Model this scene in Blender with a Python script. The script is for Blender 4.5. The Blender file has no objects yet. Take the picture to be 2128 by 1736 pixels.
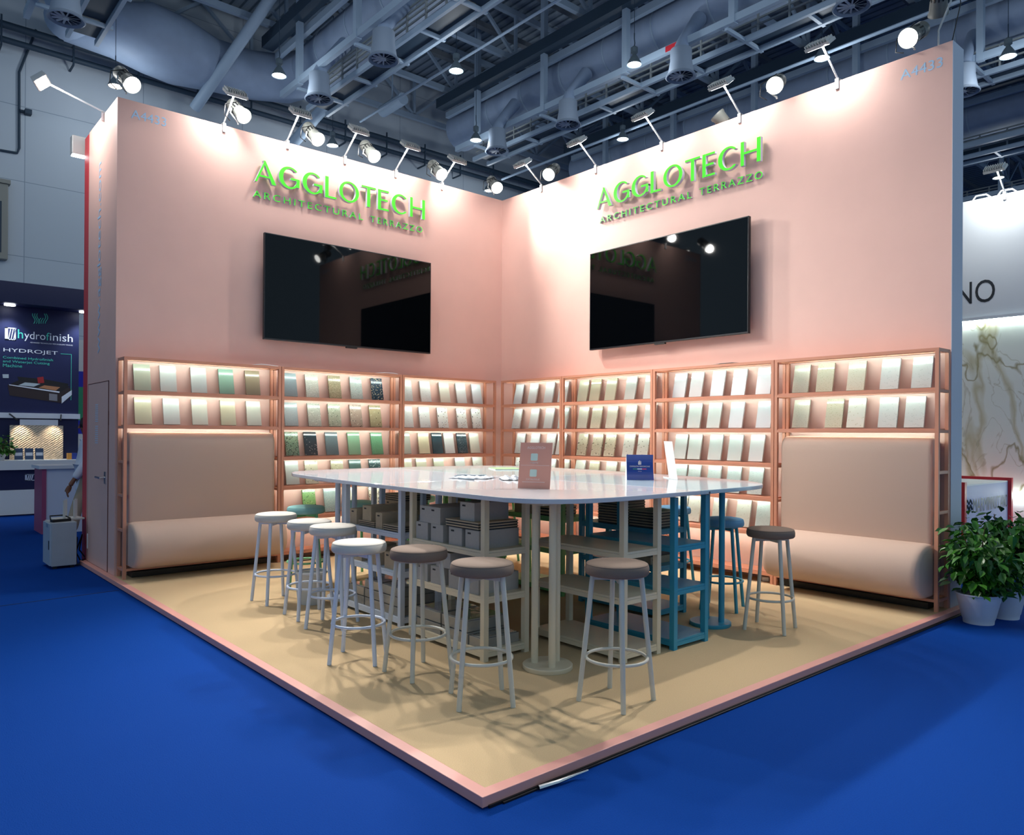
import bpy, bmesh, math, random
from mathutils import Vector, Matrix
R = math.radians
SC = bpy.context.scene
COL = SC.collection
random.seed(7)

# ------------------------------------------------------------------ camera
F_PX, PPY = 1571.6, 899.2
CAM = Vector((-7.2557, -8.6483, 1.55))
RT = Vector((0.75647, -0.65400, 0.00637)).normalized()
FW = Vector((0.65400, 0.75649, 0.00235)).normalized()
UP = RT.cross(FW).normalized()
cd = bpy.data.cameras.new('camera')
cd.sensor_width = 36.0
cd.lens = F_PX / 2128 * 36
cd.shift_y = (PPY - 868) / 2128
cd.clip_end = 300
cam = bpy.data.objects.new('camera', cd)
COL.objects.link(cam)
cam.matrix_world = Matrix(((RT.x, UP.x, -FW.x, CAM.x), (RT.y, UP.y, -FW.y, CAM.y), (RT.z, UP.z, -FW.z, CAM.z), (0, 0, 0, 1)))
SC.camera = cam

# ------------------------------------------------------------------ world, exposure
SC.view_settings.view_transform = 'Standard'
SC.view_settings.look = 'None'
SC.view_settings.exposure = 0.15
SC.view_settings.gamma = 1.0
W = bpy.data.worlds.new('hall_air'); SC.world = W
W.use_nodes = True
W.node_tree.nodes['Background'].inputs[0].default_value = (0.52, 0.77, 1.0, 1)
W.node_tree.nodes['Background'].inputs[1].default_value = 0.50
SC.cycles.max_bounces = 6
SC.cycles.diffuse_bounces = 3
SC.cycles.glossy_bounces = 3
SC.cycles.transmission_bounces = 4
SC.cycles.transparent_max_bounces = 6
SC.cycles.sample_clamp_indirect = 4.0
SC.cycles.caustics_reflective = False
SC.cycles.caustics_refractive = False
SC.cycles.use_denoising = True
P_FLOOD, P_SPOT, P_BAY, S_LED = 15.0, 420.0, 66.0, 50.0


def at(px, py, axis, v):
    """world point where the sight line of a measured point meets the plane axis = v"""
    d = FW * F_PX + RT * (px - 1064) - UP * (py - PPY)
    i = 'xyz'.index(axis)
    return CAM + d * ((v - CAM[i]) / d[i])


# ------------------------------------------------------------------ materials
def lin(c):
    f = lambda u: u / 12.92 if u <= 0.04045 else ((u + 0.055) / 1.055) ** 2.4
    return tuple(f(x / 255.0) for x in c[:3]) + (1.0,)


MATS = {}


def mat(name, c, rough=0.6, metal=0.0, emit=0.0, noise=0.0, nscale=40, bump=0.0, coat=0.0, spec=0.5, alpha=None, ecol=None):
    if name in MATS:
        return MATS[name]
    m = bpy.data.materials.new(name); m.use_nodes = True
    nt = m.node_tree; b = nt.nodes['Principled BSDF']
    b.inputs['Base Color'].default_value = lin(c)
    b.inputs['Roughness'].default_value = rough
    b.inputs['Metallic'].default_value = metal
    b.inputs['Specular IOR Level'].default_value = spec
    if coat: b.inputs['Coat Weight'].default_value = coat; b.inputs['Coat Roughness'].default_value = 0.05
    if emit:
        b.inputs['Emission Color'].default_value = lin(ecol or c)
        b.inputs['Emission Strength'].default_value = emit
    if alpha is not None: b.inputs['Alpha'].default_value = alpha
    if noise or bump:
        tc = nt.nodes.new('ShaderNodeTexCoord')
        nz = nt.nodes.new('ShaderNodeTexNoise'); nz.inputs['Scale'].default_value = nscale; nz.inputs['Detail'].default_value = 3
        nt.links.new(tc.outputs['Object'], nz.inputs['Vector'])
        if noise:
            mx = nt.nodes.new('ShaderNodeMixRGB'); mx.blend_type = 'MULTIPLY'; mx.inputs[0].default_value = 1
            mx.inputs[1].default_value = lin(c)
            rp = nt.nodes.new('ShaderNodeMapRange')
            rp.inputs['From Min'].default_value = 0.3; rp.inputs['From Max'].default_value = 0.7
            rp.inputs['To Min'].default_value = 1 - noise; rp.inputs['To Max'].default_value = 1 + noise * 0.3
            nt.links.new(nz.outputs['Fac'], rp.inputs['Value'])
            nt.links.new(rp.outputs[0], mx.inputs[2]); nt.links.new(mx.outputs[0], b.inputs['Base Color'])
        if bump:
            bp = nt.nodes.new('ShaderNodeBump'); bp.inputs['Strength'].default_value = bump; bp.inputs['Distance'].default_value = 0.01
            nt.links.new(nz.outputs['Fac'], bp.inputs['Height']); nt.links.new(bp.outputs[0], b.inputs['Normal'])
    MATS[name] = m
    return m


def terrazzo(name, base, chips, rough=0.18, k=0.87):
    """chips: list of (colour, scale, share) scattered as voronoi cells"""
    if name in MATS:
        return MATS[name]
    if not name.startswith('top_'):
        ds = lambda c: tuple(k * (.72 * x + .28 * (.3 * c[0] + .59 * c[1] + .11 * c[2])) for x in c)
        base = ds(base); chips = [(ds(c), a, b_) for c, a, b_ in chips]
    m = bpy.data.materials.new(name); m.use_nodes = True
    nt = m.node_tree; b = nt.nodes['Principled BSDF']
    b.inputs['Roughness'].default_value = rough
    tc = nt.nodes.new('ShaderNodeTexCoord')
    last = None
    for i, (c, sc, sh) in enumerate(chips):
        mp = nt.nodes.new('ShaderNodeMapping'); mp.inputs['Location'].default_value = (i * 3.1, i * 1.7, i * 0.9)
        mp.inputs['Rotation'].default_value = (0.4 * i, 0.3, 0.7 * i)
        nt.links.new(tc.outputs['Object'], mp.inputs[0])
        vo = nt.nodes.new('ShaderNodeTexVoronoi'); vo.feature = 'F1'; vo.inputs['Scale'].default_value = sc * (1.0 if name.startswith('top_') else 1.45)
        nt.links.new(mp.outputs[0], vo.inputs['Vector'])
        sep = nt.nodes.new('ShaderNodeSeparateColor'); nt.links.new(vo.outputs['Color'], sep.inputs[0])
        lt = nt.nodes.new('ShaderNodeMath'); lt.operation = 'LESS_THAN'; lt.inputs[1].default_value = sh
        nt.links.new(sep.outputs[0], lt.inputs[0])
        ds = nt.nodes.new('ShaderNodeMath'); ds.operation = 'LESS_THAN'; ds.inputs[1].default_value = 0.42
        nt.links.new(vo.outputs['Distance'], ds.inputs[0])
        mu = nt.nodes.new('ShaderNodeMath'); mu.operation = 'MULTIPLY'
        nt.links.new(lt.outputs[0], mu.inputs[0]); nt.links.new(ds.outputs[0], mu.inputs[1])
        mx = nt.nodes.new('ShaderNodeMixRGB')
        nt.links.new(mu.outputs[0], mx.inputs[0])
        if last is None: mx.inputs[1].default_value = lin(base)
        else: nt.links.new(last.outputs[0], mx.inputs[1])
        mx.inputs[2].default_value = lin(c)
        last = mx
    if last: nt.links.new(last.outputs[0], b.inputs['Base Color'])
    else: b.inputs['Base Color'].default_value = lin(base)
    MATS[name] = m
    return m


PINK = mat('pink_paint', (228, 184, 170), 0.55, noise=0.03, nscale=3)
SALMON = mat('salmon_metal', (208, 142, 114), 0.45)
TRIMPINK = mat('pink_trim_paint', (226, 160, 148), 0.5)
SAND = mat('sand_carpet', (212, 184, 144), 0.95, noise=0.12, nscale=220, bump=0.3, spec=0.1)
BLUE = mat('blue_carpet', (0, 58, 140), 0.95, noise=0.10, nscale=160, bump=0.3, spec=0.08)
WHITE = mat('white_paint', (232, 234, 234), 0.5)
DARK = mat('black_plastic', (14, 15, 18), 0.4)
GREYM = mat('lamp_grey', (178, 180, 178), 0.4)
STEEL = mat('roof_steel', (158, 178, 198), 0.55)
DUCT = mat('duct_wrap', (150, 168, 194), 0.6, noise=0.10, nscale=2.0, bump=0.12)
DARKSTEEL = mat('dark_steel', (44, 64, 82), 0.6)
FABRIC = mat('bench_fabric', (202, 174, 157), 0.85, noise=0.05, nscale=400, bump=0.15, spec=0.2)
LENS = mat('lamp_lens', (255, 255, 250), 0.3, emit=22.0)
LENSW = mat('warm_lamp_lens', (255, 238, 214), 0.3, emit=14.0)
FLOODE = mat('flood_lens', (250, 253, 255), 0.3, emit=9.0)
LED = mat('led_strip_glow', (255, 248, 240), 0.3, emit=S_LED, ecol=(226, 255, 248))
GLOSSBLACK = mat('screen_glass', (3, 4, 6), 0.03, spec=0.28)
KRAFT = mat('kraft_card', (178, 160, 134), 0.8, noise=0.05, nscale=60)
PLASTICWRAP = mat('wrapped_tray', (146, 142, 134), 0.12, coat=0.6)
PRINT = mat('dark_print', (48, 46, 46), 0.7)


# ------------------------------------------------------------------ mesh builder
class MB:
    def __init__(s):
        s.v = []; s.f = []; s.mi = []

    def add(s, vs, fs, mi=0):
        n = len(s.v); s.v += [tuple(p) for p in vs]
        s.f += [tuple(i + n for i in f) for f in fs]; s.mi += [mi] * len(fs)
        return s

    def box(s, a, b, mi=0):
        x0, y0, z0 = (min(a[i], b[i]) for i in range(3)); x1, y1, z1 = (max(a[i], b[i]) for i in range(3))
        return s.add([(x0, y0, z0), (x1, y0, z0), (x1, y1, z0), (x0, y1, z0), (x0, y0, z1), (x1, y0, z1), (x1, y1, z1), (x0, y1, z1)],
                     [(0, 3, 2, 1), (4, 5, 6, 7), (0, 1, 5, 4), (1, 2, 6, 5), (2, 3, 7, 6), (3, 0, 4, 7)], mi)

    def obox(s, M, sx, sy, sz, mi=0):
        n = len(s.v)
        s.box((-sx / 2, -sy / 2, -sz / 2), (sx / 2, sy / 2, sz / 2), mi)
        for i in range(n, len(s.v)): s.v[i] = tuple(M @ Vector(s.v[i]))
        return s

    def bar(s, p, q, w, h=None, mi=0, upv=(0, 0, 1)):
        p = Vector(p); q = Vector(q); h = h or w
        d = (q - p); L = d.length; d.normalize()
        u = Vector(upv)
        if abs(d.dot(u)) > 0.98: u = Vector((1, 0, 0))
        a = d.cross(u).normalized(); b = a.cross(d).normalized()
        M = Matrix.Translation((p + q) / 2) @ Matrix((a, d, b)).transposed().to_4x4()
        return s.obox(M, w, L, h, mi)

    def tube(s, pts, r, n=10, mi=0, cap=True, closed=False):
        pts = [Vector(p) for p in pts]; m = len(pts)
        rs = r if isinstance(r, (list, tuple)) else [r] * m
        rings = []; prev = None
        for i, p in enumerate(pts):
            if closed: d = pts[(i + 1) % m] - pts[i - 1]
            else: d = pts[min(i + 1, m - 1)] - pts[max(i - 1, 0)]
            d.normalize()
            if prev is None:
                u = Vector((0, 0, 1)) if abs(d.z) < 0.95 else Vector((1, 0, 0))
                a = d.cross(u).normalized()
            else:
                a = (prev - d * prev.dot(d)).normalized()
            prev = a; b = d.cross(a)
            rings.append([p + (a * math.cos(t) + b * math.sin(t)) * rs[i] for t in (2 * math.pi * k / n for k in range(n))])
        vs = [v for rg in rings for v in rg]; fs = []
        for i in range(m if closed else m - 1):
            j = (i + 1) % m
            for k in range(n):
                fs.append((i * n + k, i * n + (k + 1) % n, j * n + (k + 1) % n, j * n + k))
        if cap and not closed:
            fs.append(tuple(range(n - 1, -1, -1))); fs.append(tuple((m - 1) * n + k for k in range(n)))
        return s.add(vs, fs, mi)

    def lathe(s, prof, n=32, M=None, mi=0):
        M = M or Matrix.Identity(4)
        vs = []; fs = []
        for (r, z) in prof:
            for k in range(n):
                t = 2 * math.pi * k / n
                vs.append(M @ Vector((max(r, 1e-4) * math.cos(t), max(r, 1e-4) * math.sin(t), z)))
        for i in range(len(prof) - 1):
            for k in range(n):
                fs.append((i * n + k, i * n + (k + 1) % n, (i + 1) * n + (k + 1) % n, (i + 1) * n + k))
        return s.add(vs, fs, mi)

    def prism(s, poly, ax, a, b, mi=0):
        """poly: 2-D points; ax: function (u, v, w) -> point; from w=a to w=b"""
        n = len(poly)
        vs = [ax(u, v, a) for u, v in poly] + [ax(u, v, b) for u, v in poly]
        fs = [tuple(range(n - 1, -1, -1)), tuple(range(n, 2 * n))] + [(i, (i + 1) % n, n + (i + 1) % n, n + i) for i in range(n)]
        return s.add(vs, fs, mi)

    def build(s, name, m, parent=None, smooth=False, bevel=0.0, ang=0.7, fix=True):
        me = bpy.data.meshes.new(name)
        me.from_pydata(s.v, [], s.f)
        ms = m if isinstance(m, (list, tuple)) else [m]
        for x in ms: me.materials.append(x)
        if len(ms) > 1: me.polygons.foreach_set('material_index', s.mi)
        if fix:
            bm = bmesh.new(); bm.from_mesh(me); bmesh.ops.recalc_face_normals(bm, faces=bm.faces); bm.to_mesh(me); bm.free()
        if smooth:
            me.polygons.foreach_set('use_smooth', [True] * len(me.polygons)); me.set_sharp_from_angle(angle=ang)
        me.update()
        o = bpy.data.objects.new(name, me); COL.objects.link(o)
        if parent: o.parent = parent
        if bevel:
            bv = o.modifiers.new('edge', 'BEVEL'); bv.width = bevel; bv.segments = 2; bv.limit_method = 'ANGLE'
        return o


def thing(name, label, cat, loc=(0, 0, 0), rz=0.0, group=None):
    o = bpy.data.objects.new(name, None); COL.objects.link(o)
    o.location = loc; o.rotation_euler = (0, 0, rz); o.empty_display_size = 0.1
    o['label'] = label; o['category'] = cat
    if group: o['group'] = group
    return o


def tag(o, label, cat, group=None, kind=None):
    o['label'] = label; o['category'] = cat
    if group: o['group'] = group
    if kind: o['kind'] = kind
    return o


def struct(o, label=None):
    o['kind'] = 'structure'
    if label: o['label'] = label
    return o


def kids(o): return [c for c in COL.objects if c.parent == o]


def dup(root, loc=None, rz=None, label=None, tree=None):
    r = root.copy(); COL.objects.link(r)
    if loc is not None: r.location = loc
    if rz is not None: r.rotation_euler = (0, 0, rz)
    if label: r['label'] = label
    for ch, subs in tree:
        c = ch.copy(); COL.objects.link(c); c.parent = r
        for g in subs:
            d = g.copy(); COL.objects.link(d); d.parent = c
    return r


def tree_of(root): return [(c, list(c.children)) for c in root.children]


def lamp(name, kind, loc, dirv, energy, color=(1, 1, 1), parent=None, **kw):
    l = bpy.data.lights.new(name, kind); l.energy = energy; l.color = color
    for k, v in kw.items(): setattr(l, k, v)
    o = bpy.data.objects.new(name, l); COL.objects.link(o)
    q = Vector(dirv).to_track_quat('-Z', 'Y')
    o.rotation_euler = q.to_euler(); o.location = loc
    if parent: o.parent = parent
    return o


def text_mesh(name, body, origin, xd, ud, width, height, m, depth=0.002, parent=None, spacing=1.0, split=False):
    """lettering laid on a plane: origin = lower left corner, xd = reading direction, ud = up"""
    cu = bpy.data.curves.new(name, 'FONT'); cu.body = body; cu.resolution_u = 4
    cu.extrude = 0.0; cu.space_character = spacing
    tmp = bpy.data.objects.new('tmp', cu); COL.objects.link(tmp)
    dg = bpy.context.evaluated_depsgraph_get(); dg.update()
    me = bpy.data.meshes.new_from_object(tmp.evaluated_get(dg))
    bpy.data.objects.remove(tmp); bpy.data.curves.remove(cu)
    xs = [v.co.x for v in me.vertices]; ys = [v.co.y for v in me.vertices]
    x0, x1, y0, y1 = min(xs), max(xs), min(ys), max(ys)
    xd = Vector(xd).normalized(); ud = Vector(ud).normalized(); nd = xd.cross(ud)
    sx = width / (x1 - x0); sy = height / (y1 - y0) if height else sx
    o0 = Vector(origin)
    bm = bmesh.new(); bm.from_mesh(me)
    bmesh.ops.remove_doubles(bm, verts=bm.verts, dist=1e-5)
    for v in bm.verts:
        v.co = o0 + xd * ((v.co.x - x0) * sx) + ud * ((v.co.y - y0) * sy) + nd * depth
    if depth > 0.004:
        r = bmesh.ops.extrude_face_region(bm, geom=list(bm.faces))
        for e in r['geom']:
            if isinstance(e, bmesh.types.BMVert): e.co -= nd * depth
        bmesh.ops.recalc_face_normals(bm, faces=bm.faces)
    bm.to_mesh(me); bm.free()
    me.name = name
    ms = m if isinstance(m, (list, tuple)) else [m]
    me.materials.clear()
    for x in ms: me.materials.append(x)
    if len(ms) > 1:
        for p in me.polygons: p.material_index = 0 if abs(p.normal.dot(nd)) > 0.7 else 1
    if split:
        bm = bmesh.new(); bm.from_mesh(me); bm.verts.ensure_lookup_table(); seen = set()
        for v in bm.verts:
            if v.index in seen: continue
            st = [v]; isl = []; seen.add(v.index)
            while st:
                a = st.pop(); isl.append(a)
                for e in a.link_edges:
                    w_ = e.other_vert(a)
                    if w_.index not in seen: seen.add(w_.index); st.append(w_)
            ix = {a.index: i for i, a in enumerate(isl)}
            fs = {f for a in isl for f in a.link_faces}
            mb = MB(); mb.v = [tuple(a.co) for a in isl]
            for f in fs: mb.f.append(tuple(ix[a.index] for a in f.verts)); mb.mi.append(f.material_index)
            mb.build(name, ms, parent, fix=False)
        bm.free(); bpy.data.meshes.remove(me)
        return None
    o = bpy.data.objects.new(name, me); COL.objects.link(o)
    if parent: o.parent = parent
    return o


# ------------------------------------------------------------------ setting
PZ = 0.05                       # booth floor level
AX, BY, HT = -5.235, -6.145, 5.04
fl = struct(MB().box((-30, -25, -0.2), (50, 19.2, 0)).build('floor', BLUE), 'blue carpet of the exhibition hall')
MB().bar((-9.5, -0.9, 0.001), (-5.32, -0.55, 0.001), 0.012, 0.003).build('carpet_seam', mat('seam_dark', (4, 22, 60), 0.9), fl)
# booth platform: sand carpet and pink edging
struct(MB().box((-5.235, -6.15, 0.0), (-0.01, -0.001, PZ)).build('floor_booth', SAND), 'sand coloured carpet of the booth platform')
T = MB()
T.prism([(-5.30, -6.215), (0.25, -6.215), (0.25, -6.151), (-5.236, -6.151), (-5.236, 1.27), (-5.30, 1.27)], lambda u, v, w: (u, v, w), 0.006, PZ + 0.002)
struct(T.build('trim_1', TRIMPINK, bevel=0.003), 'pink edging strip around the booth platform')
struct(MB().box((-5.27, -6.225, 0.0), (0.2, -6.2155, 0.012)).box((-5.2, -6.235, 0), (0.2, -6.225, 0.008)).build('trim_2', mat('gap_shade', (10, 10, 12), 0.5)), 'black strip painted as the shaded gap under the platform edge')  # solid black strip drawn for the shade in the gap below the edging
struct(MB().box((AX, 0.0, 0.0), (0.25, 1.27, HT)).build('wall_left', PINK), 'pink booth wall with storage room behind')
struct(MB().box((0.0, BY, 0.0), (0.25, -0.0005, HT)).build('wall_right', [PINK, ]), 'pink booth wall on the right')
struct(MB().box((0.0, BY - 0.004, 0.0), (0.251, BY - 0.0002, HT)).build('trim_3', mat('end_board', (196, 200, 210), 0.6)), 'pale end board of the right booth wall')
struct(MB().box((-5.23, 1.2705, 0.0), (-4.2, 1.52, HT)).build('trim_4', mat('red_board', (196, 52, 58), 0.5)), 'red board behind the storage room')
# storage door in the side wall
d1 = MB().box((AX - 0.006, 0.27, PZ + 0.01), (AX - 0.0002, 1.19, 2.09)).build('door_1', PINK); struct(d1, 'flush pink storage door')
GAPM = mat('door_gap', (110, 62, 54), 0.8)
MB().box((AX - 0.007, 0.262, PZ), (AX - 0.0003, 0.27, 2.098)).box((AX - 0.007, 1.19, PZ), (AX - 0.0003, 1.198, 2.098)).box((AX - 0.007, 0.262, 2.09), (AX - 0.0003, 1.198, 2.098)).build('door_gap', GAPM, d1)
CHROME = mat('chrome', (200, 202, 206), 0.2, metal=1)
hb = MB(); hb.box((AX - 0.016, 0.33, 0.99), (AX - 0.006, 0.39, 1.12)); hb.tube([(AX - 0.016, 0.36, 1.055), (AX - 0.06, 0.36, 1.055), (AX - 0.062, 0.40, 1.055), (AX - 0.06, 0.56, 1.055)], 0.012)
hb.build('door_handle', CHROME, d1, smooth=True)
MB().box((AX - 0.012, 1.155, 0.20), (AX - 0.006, 1.19, 0.37)).build('hinge', WHITE, d1)
DEC = mat('pale_blue_vinyl', (196, 214, 232), 0.5)
dk = MB()
for z0 in (1.42, 1.66):
    for i in range(9):
        for j in range(3):
            dk.box((AX - 0.0075, 0.72 + j * 0.045, z0 + i * 0.023), (AX - 0.006, 0.75 + j * 0.045, z0 + 0.012 + i * 0.023))
dk.build('decal', DEC, d1)
MB().box((AX - 0.008, 0.255, 1.62), (AX - 0.0002, 0.262, 1.77)).build('strike_plate', GAPM, d1)

# hall shell
def wall_material():
    m = mat('hall_wall_paint', (196, 206, 216), 0.7)
    nt = m.node_tree; b = nt.nodes['Principled BSDF']
    tc = nt.nodes.new('ShaderNodeTexCoord'); mp = nt.nodes.new('ShaderNodeMapping'); mp.inputs['Rotation'].default_value = (R(90), 0, 0)
    br = nt.nodes.new('ShaderNodeTexBrick'); br.offset = 0
    br.inputs['Color1'].default_value = lin((198, 207, 216)); br.inputs['Color2'].default_value = lin((192, 203, 213)); br.inputs['Mortar'].default_value = lin((150, 164, 180))
    br.inputs['Scale'].default_value = 1.0; br.inputs['Mortar Size'].default_value = 0.012; br.inputs['Brick Width'].default_value = 3.4; br.inputs['Row Height'].default_value = 2.32
    nt.links.new(tc.outputs['Object'], mp.inputs[0]); nt.links.new(mp.outputs[0], br.inputs['Vector']); nt.links.new(br.outputs[0], b.inputs['Base Color'])
    return m
struct(MB().box((-30, 19.0, 0), (50, 19.2, 17.3)).build('wall_back', wall_material()), 'pale panelled end wall of the hall')
struct(MB().box((49.8, -25, 0), (50, 19.0, 17.3)).build('wall_far', mat('far_wall_paint', (120, 140, 165), 0.7)), 'far side wall of the hall')
# corrugated roof deck
def roof_material():
    m = mat('roof_deck', (150, 166, 180), 0.6)
    nt = m.node_tree; b = nt.nodes['Principled BSDF']
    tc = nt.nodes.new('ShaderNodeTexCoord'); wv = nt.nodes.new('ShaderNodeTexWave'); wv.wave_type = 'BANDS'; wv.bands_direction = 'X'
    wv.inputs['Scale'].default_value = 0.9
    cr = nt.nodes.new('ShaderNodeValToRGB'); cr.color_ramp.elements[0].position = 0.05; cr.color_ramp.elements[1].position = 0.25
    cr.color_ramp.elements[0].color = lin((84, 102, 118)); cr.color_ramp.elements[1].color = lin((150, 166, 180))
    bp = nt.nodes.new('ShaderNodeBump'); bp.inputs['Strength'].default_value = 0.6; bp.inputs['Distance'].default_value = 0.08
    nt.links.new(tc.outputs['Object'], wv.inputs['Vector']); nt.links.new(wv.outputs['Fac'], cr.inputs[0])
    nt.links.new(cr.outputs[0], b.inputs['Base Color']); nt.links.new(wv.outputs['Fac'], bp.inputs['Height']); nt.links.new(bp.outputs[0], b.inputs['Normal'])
    return m
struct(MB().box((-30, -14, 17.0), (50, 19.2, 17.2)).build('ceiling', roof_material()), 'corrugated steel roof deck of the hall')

# ------------------------------------------------------------------ lettering on the booth walls
GREEN = mat('green_acrylic', (84, 240, 48), 0.3, coat=0.4)
SIDEW = mat('letter_side', (214, 206, 222), 0.35)

def arc(cx, cy, rx, ry, a0, a1, n=28):
    return [(cx + rx * math.cos(R(a0 + (a1 - a0) * i / n)), cy + ry * math.sin(R(a0 + (a1 - a0) * i / n))) for i in range(n + 1)]

def rect(x0, y0, x1, y1): return [(x0, y0), (x1, y0), (x1, y1), (x0, y1)]
LET = {   # unit height, thick t and thin s strokes; each letter: (advance, list of outlines or (outer, hole))
    'A': (0.98, [[(0.0, 0), (0.09, 0), (0.475, 0.90), (0.43, 1.0)], [(0.37, 1.0), (0.47, 1.0), (0.97, 0), (0.77, 0)], rect(0.17, 0.25, 0.70, 0.33)]),
    'G': (1.02, [arc(0.5, 0.5, 0.5, 0.5, 42, 338) + arc(0.535, 0.5, 0.335, 0.42, 336, 48), rect(0.56, 0.42, 0.98, 0.51), rect(0.84, 0.13, 0.98, 0.48)]),
    'L': (0.62, [rect(0, 0, 0.17, 1), rect(0.16, 0, 0.58, 0.09)]),
    'O': (1.08, [(arc(0.52, 0.5, 0.52, 0.5, 0, 360, 48)[:-1], arc(0.52, 0.5, 0.35, 0.42, 0, 360, 48)[:-1])]),
    'T': (0.80, [rect(0.0, 0.91, 0.78, 1), rect(0.305, 0, 0.475, 0.92)]),
    'E': (0.68, [rect(0, 0, 0.17, 1), rect(0.16, 0.91, 0.62, 1), rect(0.16, 0.46, 0.56, 0.55), rect(0.16, 0, 0.62, 0.09)]),
    'C': (0.98, [arc(0.5, 0.5, 0.5, 0.5, 42, 318) + arc(0.535, 0.5, 0.335, 0.42, 312, 48)]),
    'H': (0.90, [rect(0, 0, 0.15, 1), rect(0.14, 0.46, 0.74, 0.55), rect(0.73, 0, 0.90, 1)]),
}

def wall_logo(p0, xd, nd, w, h, label):
    """green three-dimensional letters standing off the wall by a few centimetres"""
    xd = Vector(xd); nd = Vector(nd); ud = Vector((0, 0, 1)); p0 = Vector(p0)
    t = thing('wall_sign', label, 'sign', p0)
    word = 'AGGLOTECH'; gap = 0.10
    tot = sum(LET[c][0] for c in word) + gap * (len(word) - 1) - 0.02
    sx = w / tot; x = 0
    for c in word:
        mb = MB()
        fn = lambda u, v, q, x=x: xd * ((x + u) * sx) + ud * (v * h) + nd * q
        for si, sh in enumerate(LET[c][1]):
            fr_ = .075 - .0012 * si
            if isinstance(sh, tuple):
                o, i = sh; n = len(o)
                vs = [fn(u, v, 0.03) for u, v in o] + [fn(u, v, 0.03) for u, v in i] + [fn(u, v, 0.075) for u, v in o] + [fn(u, v, 0.075) for u, v in i]
                fs = []; ms = []
                for k in range(n):
                    j = (k + 1) % n
                    fs += [(2 * n + k, 2 * n + j, 3 * n + j, 3 * n + k), (k, n + k, n + j, j)]
                    fs += [(k, j, 2 * n + j, 2 * n + k), (n + k, 3 * n + k, 3 * n + j, n + j)]
                mb.add(vs, fs)
            elif c in 'GC' and len(sh) > 10:
                n = len(sh) // 2
                o, i = sh[:n], sh[n:][::-1]
                vs = [fn(u, v, 0.03) for u, v in o + i] + [fn(u, v, 0.075) for u, v in o + i]; fs = []
                for k in range(n - 1):
                    fs += [(2 * n + k, 2 * n + k + 1, 3 * n + k + 1, 3 * n + k), (k, n + k, n + k + 1, k + 1), (k, k + 1, 2 * n + k + 1, 2 * n + k), (n + k, 3 * n + k, 3 * n + k + 1, n + k + 1)]
                fs += [(0, 2 * n, 3 * n, n), (n - 1, 2 * n - 1, 4 * n - 1, 3 * n - 1)]
                mb.add(vs, fs)
            else:
                mb.prism(sh, fn, 0.03 + .0011 * si, fr_)
        o = mb.build('letter', [GREEN, SIDEW], t)
        for p in o.data.polygons: p.material_index = 0 if abs(p.normal.dot(nd)) > 0.7 else 1
        x += LET[c][0] + gap
    text_mesh('tagline_letter', 'ARCHITECTURAL', -ud * 0.170, xd, ud, w * .612, 0.080, [GREEN, SIDEW], depth=0.022, parent=t, spacing=1.35, split=True)
    text_mesh('tagline_letter', 'TERRAZZO', -ud * 0.170 + xd * (w * .658), xd, ud, w * .342, 0.080, [GREEN, SIDEW], depth=0.022, parent=t, spacing=1.35, split=True)
    return t

wall_logo((-3.80, 0, 4.465), (1, 0, 0), (0, -1, 0), 2.36, 0.262, 'green raised logo lettering on the left pink wall')
wall_logo((0, -1.985, 4.455), (0, -1, 0), (-1, 0, 0), 2.33, 0.258, 'green raised logo lettering on the right pink wall')
BLUEV = mat('blue_grey_vinyl', (176, 208, 236), 0.5)
tag(text_mesh('booth_number', 'A4433', (-5.105, 0, 4.855), (1, 0, 0), (0, 0, 1), 0.35, 0.094, BLUEV), 'pale blue number A4433 at the top of left wall', 'sign')
tag(text_mesh('booth_number', 'A4433', (0, -5.705, 4.838), (0, -1, 0), (0, 0, 1), 0.36, 0.09, BLUEV), 'pale blue number A4433 at the top of right wall', 'sign')
tag(text_mesh('web_address', 'www.agglotech.com', (AX, 0.63, 2.42), (0, 0, 1), (0, 1, 0), 2.13, 0.19, BLUEV), 'pale vertical web address on the storage room side wall', 'sign')

# ------------------------------------------------------------------ television screens
def tv(name_lab, axis):
    if axis == 'y':
        a = at(550, 482, 'y', -.12); b = at(892, 736, 'y', -.12); c = at(896, 547, 'y', -.12)
        t = thing('tv', name_lab, 'tv', ((a.x + c.x) / 2, 0, (a.z + b.z) / 2)); w = c.x - a.x; h = (c.z - b.z); rz = 0
    else:
        a = at(1226, 528, 'x', -.12); b = at(1556, 448, 'x', -.12); c = at(1559, 692, 'x', -.12)
        t = thing('tv', name_lab, 'tv', (0, (a.y + b.y) / 2, (b.z + c.z) / 2)); w = abs(a.y - b.y); h = b.z - c.z; rz = -R(90)
    t.rotation_euler = (0, 0, rz)
    MB().box((-w / 2, -.12, -h / 2), (w / 2, -.075, h / 2)).build('casing', mat('tv_casing', (20, 22, 28), 0.35), t, bevel=0.004)
    MB().box((-w / 2 + .012, -.1215, -h / 2 + .018), (w / 2 - .012, -.1202, h / 2 - .012)).build('screen', GLOSSBLACK, t)
    MB().box((-.10, -.117, -h / 2 - .018), (.05, -.085, -h / 2)).build('sensor_bar', DARK, t)
    MB().box((-.35, -.0745, -.25), (.35, -.0005, .25)).build('wall_mount', DARK, t)
    return t
tv('large black television hanging on the left pink wall', 'y')
tv('large black television hanging on the right pink wall', 'x')

# ------------------------------------------------------------------ shelving bays along the walls
LV = [1.962, 1.610, 1.257, 0.910, 0.555, 0.155]
TOPZ = 2.317
PS = 0.031

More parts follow.
